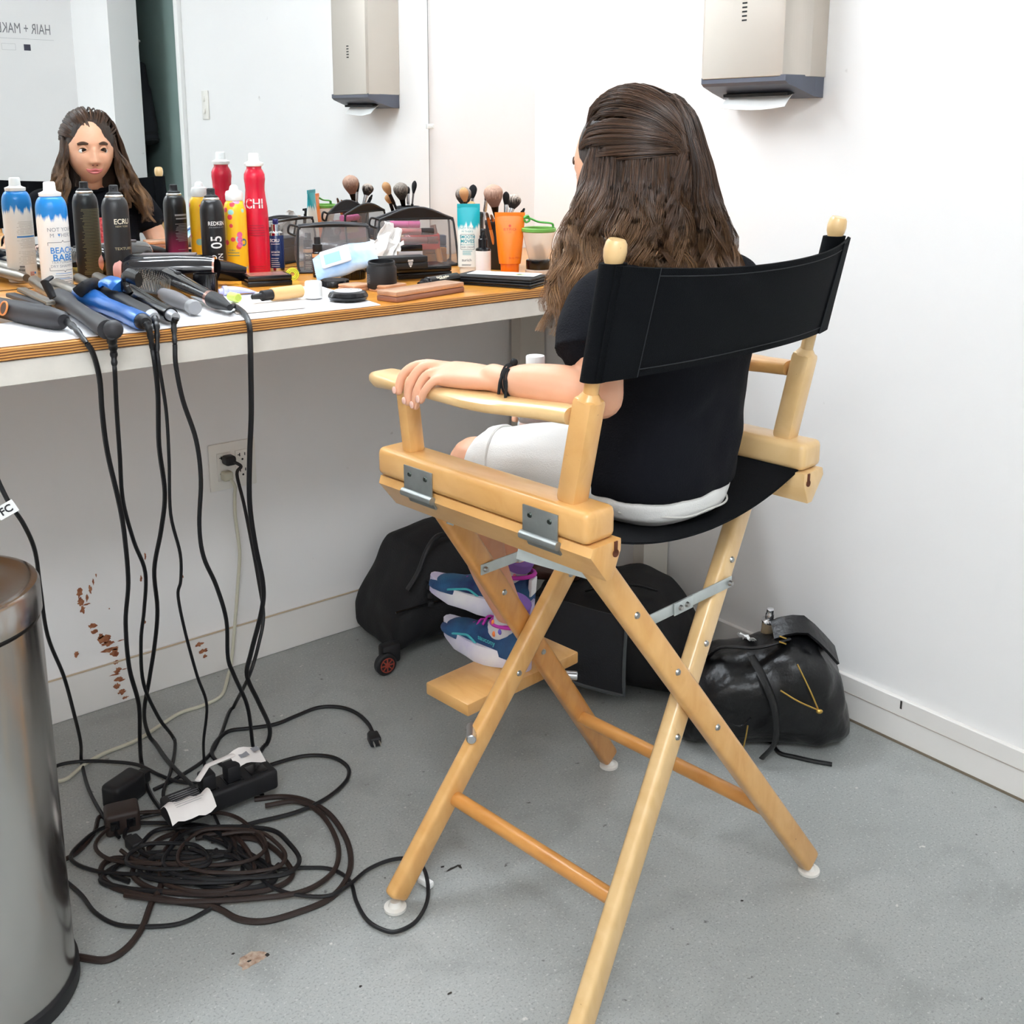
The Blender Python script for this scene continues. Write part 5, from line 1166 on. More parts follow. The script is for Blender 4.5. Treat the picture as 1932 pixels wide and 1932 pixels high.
def crumple(seed, n, wx, wy, hz): 
    g = []
    for i in range(n):
        row = []
        for j in range(n):
            s, t = i/(n-1)-.5, j/(n-1)-.5; row.append((s*wx+.010*mnoise.noise((s*5, t*5, seed)), t*wy+.010*mnoise.noise((s*5+3, t*5, seed)), hz*(mnoise.noise((s*3.2, t*3.2, seed+.5))+.6*mnoise.noise((s*7, t*7, seed)))+hz*.3))
        g.append(row)
    return g
b = MB(); b.X = Matrix.Rotation(toward_cam(tc_)+R(60), 4, 'Z') @ Matrix.Rotation(R(50), 4, 'X'); b.sheet(crumple(3.1, 15, .088, .07, .030), .0012); b.build('wipe', mat('white_wipe', (240, 236, 232), .85), tis)
b = MB(); b.X = Matrix.Translation((.004, -.006, .030)) @ Matrix.Rotation(toward_cam(tc_)+R(110), 4, 'Z') @ Matrix.Rotation(R(70), 4, 'X') @ Matrix.Rotation(R(-30), 4, 'Z'); b.sheet(crumple(8.4, 13, .044, .092, .018), .0012); b.build('wipe', mat('white_wipe', (240, 236, 232), .85), tis)

# --- cases, palettes, jars
def flatbox(name, label, cat, c_, size, rz, m, tilt=(0, 0), seam=True, lidm=None, z=0.0):
    rt = thing(name, label, cat, (c_[0], c_[1], ZT+z), (tilt[0], tilt[1], rz))
    MB().box((0, 0, size[2]*.26), (size[0], size[1], size[2]*.50), .0018).build('base_case', m, rt)
    MB().box((0, 0, size[2]*.77), (size[0]*.992, size[1]*.992, size[2]*.46), .0018).build('lid', lidm or m, rt); return rt
p = tp(748, 508, ZT+.026); crest = flatbox('crest_box', 'black box with white crest resting on the glossy palette', 'box', (p.x, p.y+.01), (.140, .045, .026), R(-14), M_BLKM, z=.0265)
pr = Print()
for (x, y, w_) in ((0, .006, .020), (0, .001, .016), (0, -.006, .013)): pr.rect(x, y, w_, .0022, 3)
pr.poly([(-.005, -.009), (0, -.016), (.005, -.009)]); 
for k in range(4): pr.disc(-.0075+.005*k, .0095, .002, 8); pr.disc(-.006+.004*k, -.0025, .0016, 8)
pr.plane('crest', mat('print_white', (240, 240, 240), .5), crest, Matrix.Translation((.030, -.0227, .013)) @ Matrix.Rotation(hp2, 4, 'X') @ Matrix.Scale(.62, 4))
p = tp(795, 522); flatbox('gloss_palette', 'flat glossy black palette under the crest box', 'palette', (p.x, p.y+.012), (.125, .090, .026), R(-14), M_BLK)
p = tp(798, 559); ch_ = flatbox('bronze_palette', 'rose-bronze rectangular palette at the front edge', 'palette', (p.x, p.y+.004), (.192, .052, .020), R(-22+34), mat('bronze_case', (158, 112, 92), .35, .3), lidm=mat('bronze_lid', (206, 160, 128), .3, .35, bump=1.0, bscale=90))
p = tp(719, 549); jr = thing('black_jar', 'open matt black jar standing askew on a wooden block', 'jar', (p.x+.01, p.y+.012, ZT+.004), (0, R(4), toward_cam(p)))
MB().lathe([(.024, 0), (.0285, .002), (.0300, .012), (.0300, .042), (.0265, .047), (.0265, .055), (.0245, .055), (.0245, .012), (0, .011)], 32).build('jar_body', M_BLKM, jr)
for k in range(2): MB().lathe([(.0266, .0490+.003*k), (.0274, .0498+.003*k), (.0266, .0506+.003*k)], 32, cap=False).build('screw_thread', M_BLKM, jr)
pr = Print(); pr.lines(-.016, .014, .030, .016, 6, .0008); pr.cyl('label_lettering', mat('print_grey', (150, 152, 158), .5), jr, .0301, ang=-.6)
p = tp(757, 551); flatbox('wooden_block', 'small pale wooden box behind the bronze palette', 'box', (p.x-.008, p.y+.036), (.058, .05, .014), R(10), mat('pink_wood', (206, 158, 124), .5, var=.12, vscale=30))
p = tp(686, 549); flatbox('wooden_block', 'small pale wooden box beside the black jar lid', 'box', (p.x-.002, p.y+.028), (.05, .05, .012), R(10), mat('pink_wood', (206, 158, 124), .5))
def disc_thing(name, label, cat, c_, r_, h, m, z=0.0, rot=(0, 0, 0), hollow=False):
    rt = thing(name, label, cat, (c_[0], c_[1], ZT+z), rot)
    if hollow: MB().lathe([(r_*.97, 0), (r_, .001), (r_, h), (r_*.93, h), (r_*.93, h*.25), (0, h*.22)], 34).build('cap_shell', m, rt)
    else: MB().lathe([(r_*.96, 0), (r_, .0012), (r_, h-.0015), (r_*.97, h), (0, h)], 34).build('lid_disc', m, rt)
    b = MB()
    for k in range(28): a = 2*math.pi*k/28; b.box((r_*math.cos(a), r_*math.sin(a), h*.5), (.0008, .0012, h*.8), rot=(0, 0, a))
    o = b.build('grip_ribs', m, rt); o['kind'] = 'stuff'; return rt
p = tp(634, 541); disc_thing('jar_lid', 'black screw lid lying flat by the white towel', 'lid', (p.x, p.y+.01), .032, .014, M_BLK)
p = tp(672, 527); disc_thing('jar_lid', 'upturned hollow black lid before the wipes pack', 'lid', (p.x, p.y+.012), .0265, .021, M_BLK, hollow=True)
p = tp(394, 557, ZT+.003); disc_thing('round_cap', 'tall hollow black cap standing before the hair dryer nozzle', 'cap', (p.x, p.y+.012), .0225, .040, M_BLK, z=.004, hollow=True)
p = tp(657, 567, ZT+.003); cp = thing('powder_compact', 'round black compact with white emblem on the towel', 'compact', (p.x, p.y, ZT+.004), toward_cam(p))
MB().lathe([(.028, 0), (.035, .002), (.0375, .007), (.0365, .008), (.0375, .009), (.034, .0155), (.026, .0180), (0, .0184)], 36).build('case', M_BLK, cp)
MB().lathe([(.0265, .0180), (.026, .0188), (0, .0190)], 30).build('emblem_disc', mat('print_white', (240, 240, 240), .5), cp)
pr = Print(); pr.text('D', .018, 0, 0); pr.disc(0, 0, .0215, 24, .0203); pr.plane('emblem', M_BLK, cp, Matrix.Translation((0, 0, .0193)))
# black mirror palettes near the dryer nozzle
p = tp(510, 538); flatbox('square_palette', 'square black palette with brown lid beside the dryer nozzle', 'palette', (p.x, p.y+.016), (.092, .070, .022), R(-14), M_BLK, lidm=M_BLK)
mt = MB().box((0, 0, .0222), (.078, .056, .001)).build('lid_window', mat('brown_window', (150, 104, 92), .25), bpy.data.objects['square_palette'])
p = tp(500, 548); flatbox('square_palette', 'thin black palette under the brown-lidded one', 'palette', (p.x-.012, p.y+.008), (.064, .052, .0), R(-22), M_BLK) if False else None
# tubes and caps lying on the towel
TZ = ZT+.0045
def lying(name, label, cat, pa, pb, r_, m, tipm, tip_l=.02, tip_r=None, flat=1.0, endflat=False):
    a = tp(pa[0], pa[1], TZ+r_*flat); c = tp(pb[0], pb[1], TZ+r_*flat); d = (c-a); L_ = d.length; rt = thing(name, label, cat, a, (0, 0, math.atan2(d.y, d.x)))
    X = Matrix.Rotation(R(90), 4, 'Y')
    if endflat:
        rg = []
        for i in range(9):
            t = i/8; hh = r_*flat*(1-t**2)+.0008; rg.append([(L_*t, r_*math.cos(q), hh*math.sin(q)-(r_*flat-hh)*.9) for q in [2*math.pi*k/18 for k in range(18)]])
        MB().loft(rg).build('tube_body', m, rt)
    else: MB().lathe([(r_*.9, 0), (r_, r_*.1), (r_, L_-r_*.1), (r_*.9, L_)], 22, X).build('tube_body', m, rt)
    tr = tip_r or r_*.8; MB().lathe([(tr*.45, -tip_l), (tr*.6, -tip_l*.55), (tr, -tip_l*.5), (tr, 0)], 18, X).build('nozzle_cap', tipm, rt); return rt
lying('foundation_tube', 'beige foundation tube with black nozzle on the towel', 'tube', (512, 556), (568, 549), .0125, mat('beige_foundation', (232, 188, 130), .3), M_BLKM, .042)
lying('cream_tube', 'flat lilac cream tube lying on the towel', 'tube', (428, 549), (482, 545), .013, mat('lilac_plastic', (186, 186, 232), .35), mat('lilac_cap', (196, 196, 236), .35), .016, flat=.55, endflat=True)
p = tp(442, 561, TZ+.008); q = Vector((p.x, p.y, TZ+.0085)); lc = thing('lime_cap', 'lime green round cap lying on the towel', 'cap', q, (0, 0, toward_cam(p)+.5)); MB().lathe([(.0075, -.014), (.0085, -.013), (.0085, .013), (.0078, .014)], 20, Matrix.Rotation(R(90), 4, 'Y')).build('cap_shell', mat('lime_plastic', (214, 232, 120), .35), lc); MB().lathe([(.0060, .0141), (0, .0143)], 16, Matrix.Rotation(R(90), 4, 'Y')).build('cap_end', mat('lime_dark', (186, 206, 92), .4), lc)
p = tp(592, 562, TZ); wc = thing('cosmetic_lid', 'translucent white cap standing on the towel', 'cap', (p.x, p.y, TZ), 0); MB().lathe([(.0155, 0), (.0165, .001), (.0160, .030), (.0145, .032), (0, .032)], 26).build('cap_shell', mat('milky_plastic', (242, 240, 238), .35), wc); MB().lathe([(.0166, .001), (.0172, .002), (.0166, .004)], 26, cap=False).build('cap_rim', mat('milky_plastic', (242, 240, 238), .35), wc)
ft = lying('concealer_tube', 'black FACE atelier tube lying against the glossy palette', 'tube', (806, 533), (862, 524), .0110, M_BLK, M_BLKM, .026)
ft.location.z += 0
MB().lathe([(.0102, .014), (.0104, .015), (.0104, .020), (.0102, .021)], 22, Matrix.Rotation(R(90), 4, 'Y'), cap=False).build('tint_band', mat('beige_tint', (212, 160, 112), .4), ft)
pr = Print(); pr.text('FACE atelier', .0075, .040, .0, bold=.0002); pr.lines(.038, -.0045, -.0032, .024, 2, .0008); pr.plane('label_lettering', mat('print_ivory', (232, 226, 204), .5), ft, Matrix.Translation((0, -.0075, .0080)) @ Matrix.Rotation(R(42), 4, 'X'))
sc = tp(552, 528); scp = thing('green_scoop', 'small lime ribbed scrunchie by the square palette', 'hair tie', (sc.x, sc.y, ZT+.012), (R(70), 0, toward_cam(sc)+1.57))
for k in range(3): MB().lathe([(.006+.0035*k, -.0012), (.0075+.0035*k, 0), (.006+.0035*k, .0012), (.0048+.0035*k, 0), (.006+.0035*k, -.0012)], 22, cap=False).build('coil', mat('lime_coil', (206, 214, 60), .4), scp)
# right hand palettes with papers on top
p = tp(944, 536); rz_ = R(-66)
pa1 = flatbox('slim_palette', 'slim long black palette at the counter edge', 'palette', (p.x, p.y), (.185, .095, .009), rz_, M_BLK)
pa2 = flatbox('slim_palette', 'slim black palette stacked on the edge palette', 'palette', (p.x+.004, p.y+.006), (.180, .090, .009), rz_+.03, M_BLKM, z=.0095)
cd_ = thing('paper_card', 'white printed card lying on the stacked black palettes', 'card', (p.x+.018, p.y+.008, ZT+.0195), rz_+.12)
MB().box((0, 0, .0004), (.15, .055, .0008)).build('card_sheet', mat('white_paper', (240, 240, 238), .8), cd_, smooth=False)
MB().box((.045, -.010, .0010), (.030, .022, .0003)).build('colour_patch', mat('blue_yellow_print', (120, 196, 226), .6, c2=(226, 226, 60), vscale=40), cd_, smooth=False)
MB().sphere((.036, -.008, .0012), (.006, .004, .0008), 12, 6).build('black_spot', M_BLKM, cd_)
p = tp(885, 521); flatbox('pink_carton', 'small salmon carton by the foot of the turquoise tube', 'carton', (p.x+.0, p.y-.028), (.044, .026, .008), R(-30), mat('salmon_card', (222, 120, 100), .5))
# swatch sheet + towel
def ground_sheet(name, label, cat, pts, z, th_, m, nx=24, ny=8, wob=.0015, seed=0.0):
    a, b_, c, d = [Vector((p_.x, p_.y, 0)) for p_ in pts]; g = []
    for i in range(nx+1):
        row = []
        for j in range(ny+1):
            s, t = i/nx, j/ny; q = (a*(1-s)+b_*s)*(1-t)+(d*(1-s)+c*s)*t
            ed = min(t, 1-t, s, 1-s); q = q+Vector((.008*mnoise.noise((s*9, t*3, seed)), .006*mnoise.noise((s*11, t*3, seed+4)), 0)); q.z = z+abs(wob*mnoise.noise((s*8, t*4, seed+2)))
            row.append(q)
        g.append(row)
    c0 = (a+b_+c+d)/4; rt = thing(name, label, cat, (c0.x, c0.y, ZT)); g = [[p_-Vector((c0.x, c0.y, ZT)) for p_ in row] for row in g]
    MB().sheet(g, th_).build('sheet', m, rt); return rt
M_TOWEL = mat('white_towel', (242, 242, 244), .9, bump=.4, bscale=300)
ground_sheet('towel', 'white towel under the hair irons along the front edge', 'towel', (Vector((-1.80, -.640, 0)), tp(718, 577), tp(600, 540), Vector((-1.62, -.44, 0))), ZT+.0016, .0016, M_TOWEL, 40, 10, .0012, 1.0)
sw_ = ground_sheet('swatch_card', 'paper smeared with skin-tone makeup at the towel edge', 'paper', (tp(446, 597), tp(578, 585), tp(556, 573), tp(440, 577)), ZT+.0042, .0006, mat('smeared_paper', (226, 206, 190), .6, c2=(246, 240, 232), vscale=22), 10, 4, .0003, 6.0)
# ================================================================= HAIR TOOLS ON THE COUNTER
M_IRON = mat('charcoal_soft_touch', (48, 47, 50), .55); M_BARREL = mat('ceramic_barrel', (128, 122, 112), .3, .7); M_BLUE = mat('blue_titanium', (36, 100, 176), .3, .25)
M_CORD = mat('black_cord', (20, 20, 23), .45); M_CORDB = mat('brown_black_cord', (44, 32, 28), .5)
EDGE_Y = -.674
def hang(px, y1=None, y0=EDGE_Y):
    """points of a cord that leaves the counter edge and hangs down to the floor"""
    n = len(px); ye = fl(*px[-1]).y if y1 is None else y1; out_ = []
    for i, (x, y) in enumerate(px):
        t = (y-px[0][1])/max(1, px[-1][1]-px[0][1]); out_.append(hit(x, y, 1, y0+(ye-y0)*t))
    return out_
def floor_pts(px, z=.004): return [fl(x, y, z if not isinstance(z, list) else z[i]) for i, (x, y) in enumerate(px)]
def cord(parent, pts, r_, m=M_CORD, name='cord'):
    o = parent.matrix_world if False else Matrix.Translation(parent.location) @ parent.rotation_euler.to_matrix().to_4x4()
    inv = o.inverted(); P = smooth_path(pts, 6); P = [Vector((p.x, p.y, max(p.z, r_))) for p in P]
    b = MB(); b.tube([inv @ p for p in P], r_, 8); return b.build(name, m, parent)
def relief(parent, pts, r_, n=9):
    inv = (Matrix.Translation(parent.location) @ parent.rotation_euler.to_matrix().to_4x4()).inverted()
    P = smooth_path([inv @ Vector(p) for p in pts], 8); k = len(P); rr = [r_*(1-.45*i/(k-1))*(1.0 if (i//2) % 2 else .80) for i in range(k)]
    MB().tube(P, rr, 10).build('strain_relief', M_CORD, parent)
def rod(parent, a, b_, prof, m, name, n=20, flat=None):
    """lathe along a->b in world, prof [(t, r)]"""
    a, b_ = Vector(a)-parent.location, Vector(b_)-parent.location; L_ = (b_-a).length; X = Matrix.Translation(a) @ (b_-a).to_track_quat('Z', 'Y').to_matrix().to_4x4()
    MB().lathe([(r_, t*L_) for t, r_ in prof], n, X).build(name, m, parent)
TT = ZT+.004
def H(px, py, dz): return tp(px, py, TT+dz)
# flat iron with a round bronze switch
a, e = H(-30, 574, .018), H(120, 605, .016)
fi = thing('flat_iron', 'charcoal hair straightener with bronze ring switch', 'straightener', a)
rod(fi, a, e, [(0, .013), (.03, .016), (.5, .0185), (.80, .0185), (.86, .0175), (.97, .0150), (1, .010)], M_IRON, 'handle')
d = (e-a).normalized(); sidev = Vector((d.y, -d.x, 0)); c_ = H(33, 583, .020)-a
cc = (a+(e-a)*.42)-a; nrm = (CAM-(a+cc)).normalized(); nrm = (nrm-d*nrm.dot(d)).normalized(); ctr = cc+nrm*.0198; q = nrm.to_track_quat('Z', 'Y').to_matrix().to_4x4()
MB().lathe([(.010, 0), (.0125, .0006), (.0125, .0026), (.0105, .0030), (.0100, .0012)], 26, Matrix.Translation(ctr) @ q, cap=False).build('switch_ring', mat('bronze_ring', (222, 138, 76), .35, .15), fi)
MB().lathe([(.0104, .0002), (.0090, .0018), (0, .002)], 24, Matrix.Translation(ctr) @ q).build('switch', mat('brown_button', (70, 50, 38), .4), fi)
for k, (p0, p1, w_) in enumerate((((20, 556), (88, 578), .009), ((40, 546), (96, 572), .008))):
    u0, u1 = H(p0[0], p0[1], .012+.010*k), H(p1[0], p1[1], .014+.006*k); b = MB(); b.bar(u0-a, u1-a, w_*2, .008, .002, up=(0, 0, 1)); b.build('plate_arm', [M_IRON, M_BARREL][k], fi)
s0 = H(118, 602, .014); s1 = H(140, 618, .010); s2 = hit(164, 648, 1, EDGE_Y)
relief(fi, [s0, s1, s2], .0072)
cord(fi, [s2]+hang([(176, 668), (188, 715), (193, 780), (203, 855), (226, 955), (236, 1020), (242, 1100), (237, 1175), (244, 1260), (262, 1330), (264, 1400), (268, 1445)], fl(268, 1445).y)+floor_pts([(285, 1500), (330, 1560), (360, 1620)], .012), .0042)
# black wand
a, e = H(112, 562, .016), H(203, 622, .016)
cw = thing('curling_wand', 'black curling iron with angled thumb lever and swivel cord end', 'curling iron', a)
rod(cw, a, e, [(0, .0175), (.12, .0185), (.2, .017), (.28, .0135), (.6, .0130), (.8, .0145), (.86, .0150), (1, .0150)], M_IRON, 'handle')
rod(cw, a+(a-e)*.0, a+(a-e)*.10, [(0, .0160), (.5, .0168), (1, .0150)], mat('aged_brass_ring', (92, 78, 48), .4, .7), 'collar')
rod(cw, a+(a-e)*.10, a+(a-e)*.75, [(0, .0115), (.9, .0115), (1, .008)], M_BARREL, 'barrel')
lv = [H(100, 562, .030), H(92, 545, .045), H(84, 532, .058), H(96, 524, .062)]
MB().tube([p-a for p in lv], [.005, .006, .0055, .004], 8, flat=1.5).build('thumb_lever', M_BLKM, cw)
MB().sphere(e+Vector((.006, -.006, 0))-a, .0150, 20, 12).build('swivel', M_IRON, cw)
s0 = H(210, 634, .008); s1 = hit(214, 660, 1, EDGE_Y); s2 = hit(216, 690, 1, EDGE_Y)
relief(cw, [s0, s1, s2], .0085)
cord(cw, [s2]+hang([(217, 705), (220, 770), (226, 860), (232, 945), (252, 1020), (274, 1080), (272, 1150), (266, 1210), (271, 1290), (300, 1355), (330, 1400)], fl(330, 1400).y)+floor_pts([(322, 1455), (308, 1500), (330, 1540)], .012), .0036)
# blue iron
a, e = H(152, 556, .018), H(268, 606, .016)
bi = thing('curling_iron', 'bright blue curling iron with grey barrel', 'curling iron', a)
rod(bi, a, e, [(0, .0165), (.10, .0200), (.25, .0190), (.42, .0145), (.80, .0140), (.81, .0150), (.97, .0150), (1, .0135)], M_BLUE, 'handle')
rod(bi, a, a+(a-e)*.62, [(0, .0120), (.02, .0125), (.95, .0125), (1, .009)], M_BARREL, 'barrel')
rod(bi, e, e+(e-a)*.05, [(0, .0128), (.7, .0120), (1, .008)], M_BLKM, 'end_cap')
MB().tube([p-a for p in smooth_path([H(196, 548, .018), H(184, 536, .040), H(166, 538, .046), H(146, 553, .032)], 5)], [.003]*4+[.005]*12, 8, flat=2.2).build('clamp_lever', M_BLKM, bi)
b = MB(); b.sphere(a+(e-a)*.10+(CAM-a).normalized()*.0175-a, (.008, .008, .005), 14, 8); b.build('switch', mat('grey_button', (110, 122, 134), .4), bi)
s0 = e+(e-a)*.05; s1 = H(282, 624, .004); s2 = hit(288, 660, 1, EDGE_Y)
relief(bi, [s0, s1, s2], .0078)
cord(bi, [s2]+hang([(292, 685), (298, 745), (300, 840), (311, 930), (304, 1000), (291, 1075), (297, 1150), (292, 1215), (282, 1280), (272, 1350), (288, 1400)], fl(288, 1400).y)+floor_pts([(330, 1450), (370, 1490), (400, 1535)], .014), .0042)
# black iron with a blue-tinted lever, behind the blue one
a, e = H(200, 552, .022), H(286, 596, .018)
ki = thing('curling_iron', 'black curling iron with blue lever behind the bright blue one', 'curling iron', a)
rod(ki, a, e, [(0, .013), (.2, .0145), (.6, .0125), (.85, .0130), (1, .0110)], M_BLKM, 'handle')
rod(ki, a, a+(a-e)*.8, [(0, .010), (.95, .010), (1, .007)], M_BARREL, 'barrel')
MB().tube([p-a for p in smooth_path([H(236, 552, .03), H(222, 538, .046), H(204, 530, .050), H(190, 536, .044)], 5)], [.004]*5+[.006]*11, 8, flat=2.4).build('clamp_lever', M_BLUE, ki)
rod(ki, e, e+(e-a)*.06, [(0, .0112), (1, .008)], mat('silver_plastic', (176, 178, 182), .35, .5), 'end_cap')
s0 = e+(e-a)*.06; s1 = H(296, 622, .002); s2 = hit(297, 664, 1, EDGE_Y-.006)
relief(ki, [s0, s1, s2], .0066)
cord(ki, [s2]+hang([(302, 700), (314, 780), (319, 870), (322, 970), (340, 1045), (341, 1095), (336, 1125), (350, 1195), (372, 1275), (390, 1330), (384, 1400), (386, 1445)], fl(386, 1445).y, EDGE_Y-.006)+floor_pts([(392, 1500), (410, 1550), (440, 1600), (500, 1640)], .014), .0030)
# black clip iron
a, e = H(240, 552, .020), H(322, 594, .016)
ci = thing('curling_iron', 'black curling iron with tall clip lever beside the vent brush', 'curling iron', a)
rod(ci, a, e, [(0, .015), (.15, .0165), (.4, .0150), (.7, .0125), (.9, .0135), (1, .0120)], M_BLK, 'handle')
rod(ci, a, a+(a-e)*.9, [(0, .0105), (.95, .0105), (1, .007)], M_BARREL, 'barrel')
MB().tube([p-a for p in smooth_path([H(244, 556, .030), H(236, 538, .046), H(242, 521, .062), H(262, 528, .060)], 5)], [.006]*8+[.0075]*8, 8, flat=1.8).build('clip_lever', M_BLK, ci)
rod(ci, e, e+(e-a)*.10, [(0, .0095), (1, .0075)], mat('silver_plastic', (176, 178, 182), .35, .5), 'end_cap')
s0 = e+(e-a)*.10; s1 = H(328, 612, .004); s2 = hit(330, 650, 1, EDGE_Y)
relief(ci, [s0, s1, s2], .0070)
cord(ci, [s2]+hang([(332, 690), (345, 755), (370, 830), (379, 905), (376, 990), (384, 1050), (408, 1105), (427, 1170), (430, 1240), (442, 1275), (466, 1330), (475, 1390), (478, 1440)], fl(478, 1440).y)+floor_pts([(460, 1480), (430, 1500), (400, 1520)], .012), .0040)
# hair dryer
a, e = H(236, 511, .030), H(404, 509, .030)
hd = thing('hair_dryer', 'glossy black hair dryer with rose gold trim and flat nozzle', 'hair dryer', a)
rod(hd, a, e, [(0, .028), (.03, .033), (.12, .035), (.6, .0355), (.9, .031), (1, .0275)], mat('piano_black', (14, 14, 20), .10, coat=.5), 'barrel', 32)
rod(hd, a+(a-e)*.10, a, [(0, .0), (.02, .026), (.25, .0305), (.8, .0330), (1, .030)], mat('rose_cap', (218, 160, 150), .35, .3), 'rear_cap', 30)
rod(hd, e, e+(e-a)*.02, [(0, .0275), (1, .0265)], M_GOLD, 'front_ring', 30)
n0, n1 = e+(e-a)*.02-a, tp(463, 517, TT+.016)-a; dd = (n1-n0).normalized(); sd_ = dd.cross(Vector((0, 0, 1))).normalized(); uu = sd_.cross(dd); rg = []
for i in range(7):
    t = i/6; w_ = .0225+.010*t; h_ = .0225*(1-t)+.0035*t; rg.append([n0+(n1-n0)*t+uu*w_*math.copysign(abs(math.cos(q))**.9, math.cos(q))*(1-.55*t)+sd_*h_*math.sin(q) for q in [2*math.pi*k/24 for k in range(24)]])
MB().loft(rg).build('nozzle', M_BLK, hd)
h0, h1 = H(318, 524, .026), H(396, 562, .018)
rod(hd, h0, h1, [(0, .020), (.2, .0190), (.7, .0150), (1, .0130)], mat('piano_black', (14, 14, 20), .10), 'handle')
rod(hd, h1, h1+(h1-h0)*.06, [(0, .0140), (1, .0140)], M_GOLD, 'handle_ring')
rod(hd, h1+(h1-h0)*.06, h1+(h1-h0)*.42, [(0, .0145), (.3, .0140), (1, .0055)], M_BLKM, 'cord_boot')
g = h0+(h1-h0)*.25; b = MB(); b.box(g+Vector((0, 0, .018))-a, (.02, .010, .006), .002, rot=(0, 0, math.atan2((h1-h0).y, (h1-h0).x))); b.build('switch', M_BLKM, hd)
MB().box(((a+e)/2+Vector((0, 0, .0325)))-a, ((e-a).length*.62, .024, .006), .0025, rot=(0, 0, math.atan2((e-a).y, (e-a).x))).build('top_vent', mat('smoked_trim', (120, 112, 114), .3), hd)
s0 = h1+(h1-h0)*.42; s2 = hit(472, 640, 1, EDGE_Y)
cord(hd, [s0, H(442, 577, .007), H(460, 590, .006), hit(470, 612, 1, EDGE_Y+.004), s2]+hang([(473, 690), (474, 780), (471, 860), (471, 950), (482, 1030), (496, 1100), (494, 1150), (474, 1230), (466, 1275), (488, 1325), (509, 1375), (500, 1410)], fl(500, 1410).y)+floor_pts([(470, 1440), (420, 1470), (380, 1500)], .012), .0047)
# vent brush
a, e = H(256, 532, .016), H(366, 580, .014)
vb = thing('vent_brush', 'grey ribbed-handled brush with metal bristles', 'hair brush', a)
d = (e-a); L_ = d.length; az = math.atan2(d.y, d.x); X = Matrix.Rotation(az, 4, 'Z') @ Matrix.Rotation(-math.asin(d.z/L_), 4, 'Y')
hdm = MB(); hdm.X = X; rg = []
for i in range(11):
    t = i/10; w_ = .026*math.sin(math.pi*(.12+.80*t))**.6; rg.append([(L_*.52*t, w_*math.cos(q), .006*math.sin(q)) for q in [2*math.pi*k/18 for k in range(18)]])
hdm.loft(rg); hdm.build('brush_head', M_BLKM, vb)
hn = MB(); hn.X = X; pf = []
for k in range(37): t = k/36; pf.append((.0135*(.75+.25*math.sin(math.pi*min(1, t*1.2)))+(.0009 if k % 2 else 0), L_*(.50+.47*t)))
hn.lathe(pf, 20, Matrix.Rotation(R(90), 4, 'Y')); hn.build('ribbed_handle', mat('grey_rubber', (112, 110, 112), .6), vb)
rod(vb, a+d*.965, a+d*1.02, [(0, .0128), (.8, .0128), (1, .0115)], mat('grey_end_cap', (150, 150, 152), .45), 'end_cap')
br = MB(); br.X = X; tips = MB(); tips.X = X
for i in range(14):
    for j in range(7):
        x = L_*(.03+.45*i/13); y = (-.022+.044*j/6)*math.sin(math.pi*(.15+.7*i/13))**.5; br.cyl((x, y, .004), (x+.002, y*1.25, .026), .00055, .0005, 5); tips.sphere((x+.002, y*1.25, .0265), .0011, 6, 4)
o = br.build('bristles', mat('steel_pins', (186, 184, 178), .3, .9), vb); o['kind'] = 'stuff'
o = tips.build('bristle_tips', M_BLKM, vb); o['kind'] = 'stuff'

# ================================================================= CABLES AND FLOOR THINGS
# outlet plugs with cords
bp = thing('extension_lead', 'black power cord plugged into the upper socket of the wall outlet', 'cable', hit(428, 866, 1, -.012))
bo = bp.location.copy()
MB().box((0, -.012, 0), (.026, .030, .022), .006, 3).build('plug', M_BLKM, bp)
cord(bp, [bo+Vector((.006, -.026, -.002)), bo+Vector((.016, -.040, -.012))]+[hit(x, y, 1, yy) for x, y, yy in ((447, 895, -.055), (460, 950, -.10), (474, 1020, -.16), (487, 1090, -.22), (497, 1160, -.28), (488, 1215, -.30), (470, 1275, -.32))]+floor_pts([(440, 1335), (415, 1390), (390, 1430), (330, 1470), (290, 1490)], .004), .0040)
wpg = thing('extension_lead', 'ivory power cord plugged into the lower socket of the wall outlet', 'cable', hit(425, 896, 1, -.012))
wo = wpg.location.copy(); M_IVC = mat('ivory_cord', (204, 200, 180), .5)
MB().box((0, -.010, 0), (.024, .024, .022), .005, 3).build('plug', M_IVC, wpg)
cord(wpg, [wo+Vector((.004, -.020, -.006)), wo+Vector((.012, -.024, -.025))]+[hit(x, y, 1, -.022) for x, y in ((443, 935), (444, 975), (452, 1040), (449, 1100), (443, 1180), (438, 1235))]+[hit(432, 1275, 1, -.04)]+floor_pts([(418, 1312), (380, 1332), (340, 1345), (300, 1370), (255, 1398), (200, 1420), (160, 1442), (125, 1470), (95, 1474)], .004), .0040, M_IVC)
# left cable with a paper tag
lcab = thing('hanging_cable', 'black cable with a small white FC tag hanging beside the steel bin', 'cable', hit(0, 915, 1, -.69))
lq = hit(-30, 850, 1, -.69)
cord(lcab, [Vector((lq.x-.10, -.50, ZT+.006)), Vector((lq.x-.07, -.62, ZT+.007)), Vector((lq.x-.055, -.672, ZT-.004)), Vector((lq.x-.03, -.69, ZT-.10)), lq, hit(0, 915, 1, -.69)]+hang([(18, 950), (45, 990), (66, 1040), (76, 1110), (90, 1200), (120, 1275), (138, 1340), (152, 1400), (154, 1440)], fl(154, 1440).y, -.69)+floor_pts([(168, 1490), (195, 1540), (225, 1580)], .010), .0034)
tg = hit(12, 962, 1, -.695)-lcab.location; MB().box(tg, (.030, .0012, .020), .0004, 1, rot=(0, R(-28), R(-25))).build('paper_tag', mat('white_paper', (240, 240, 238), .8), lcab)
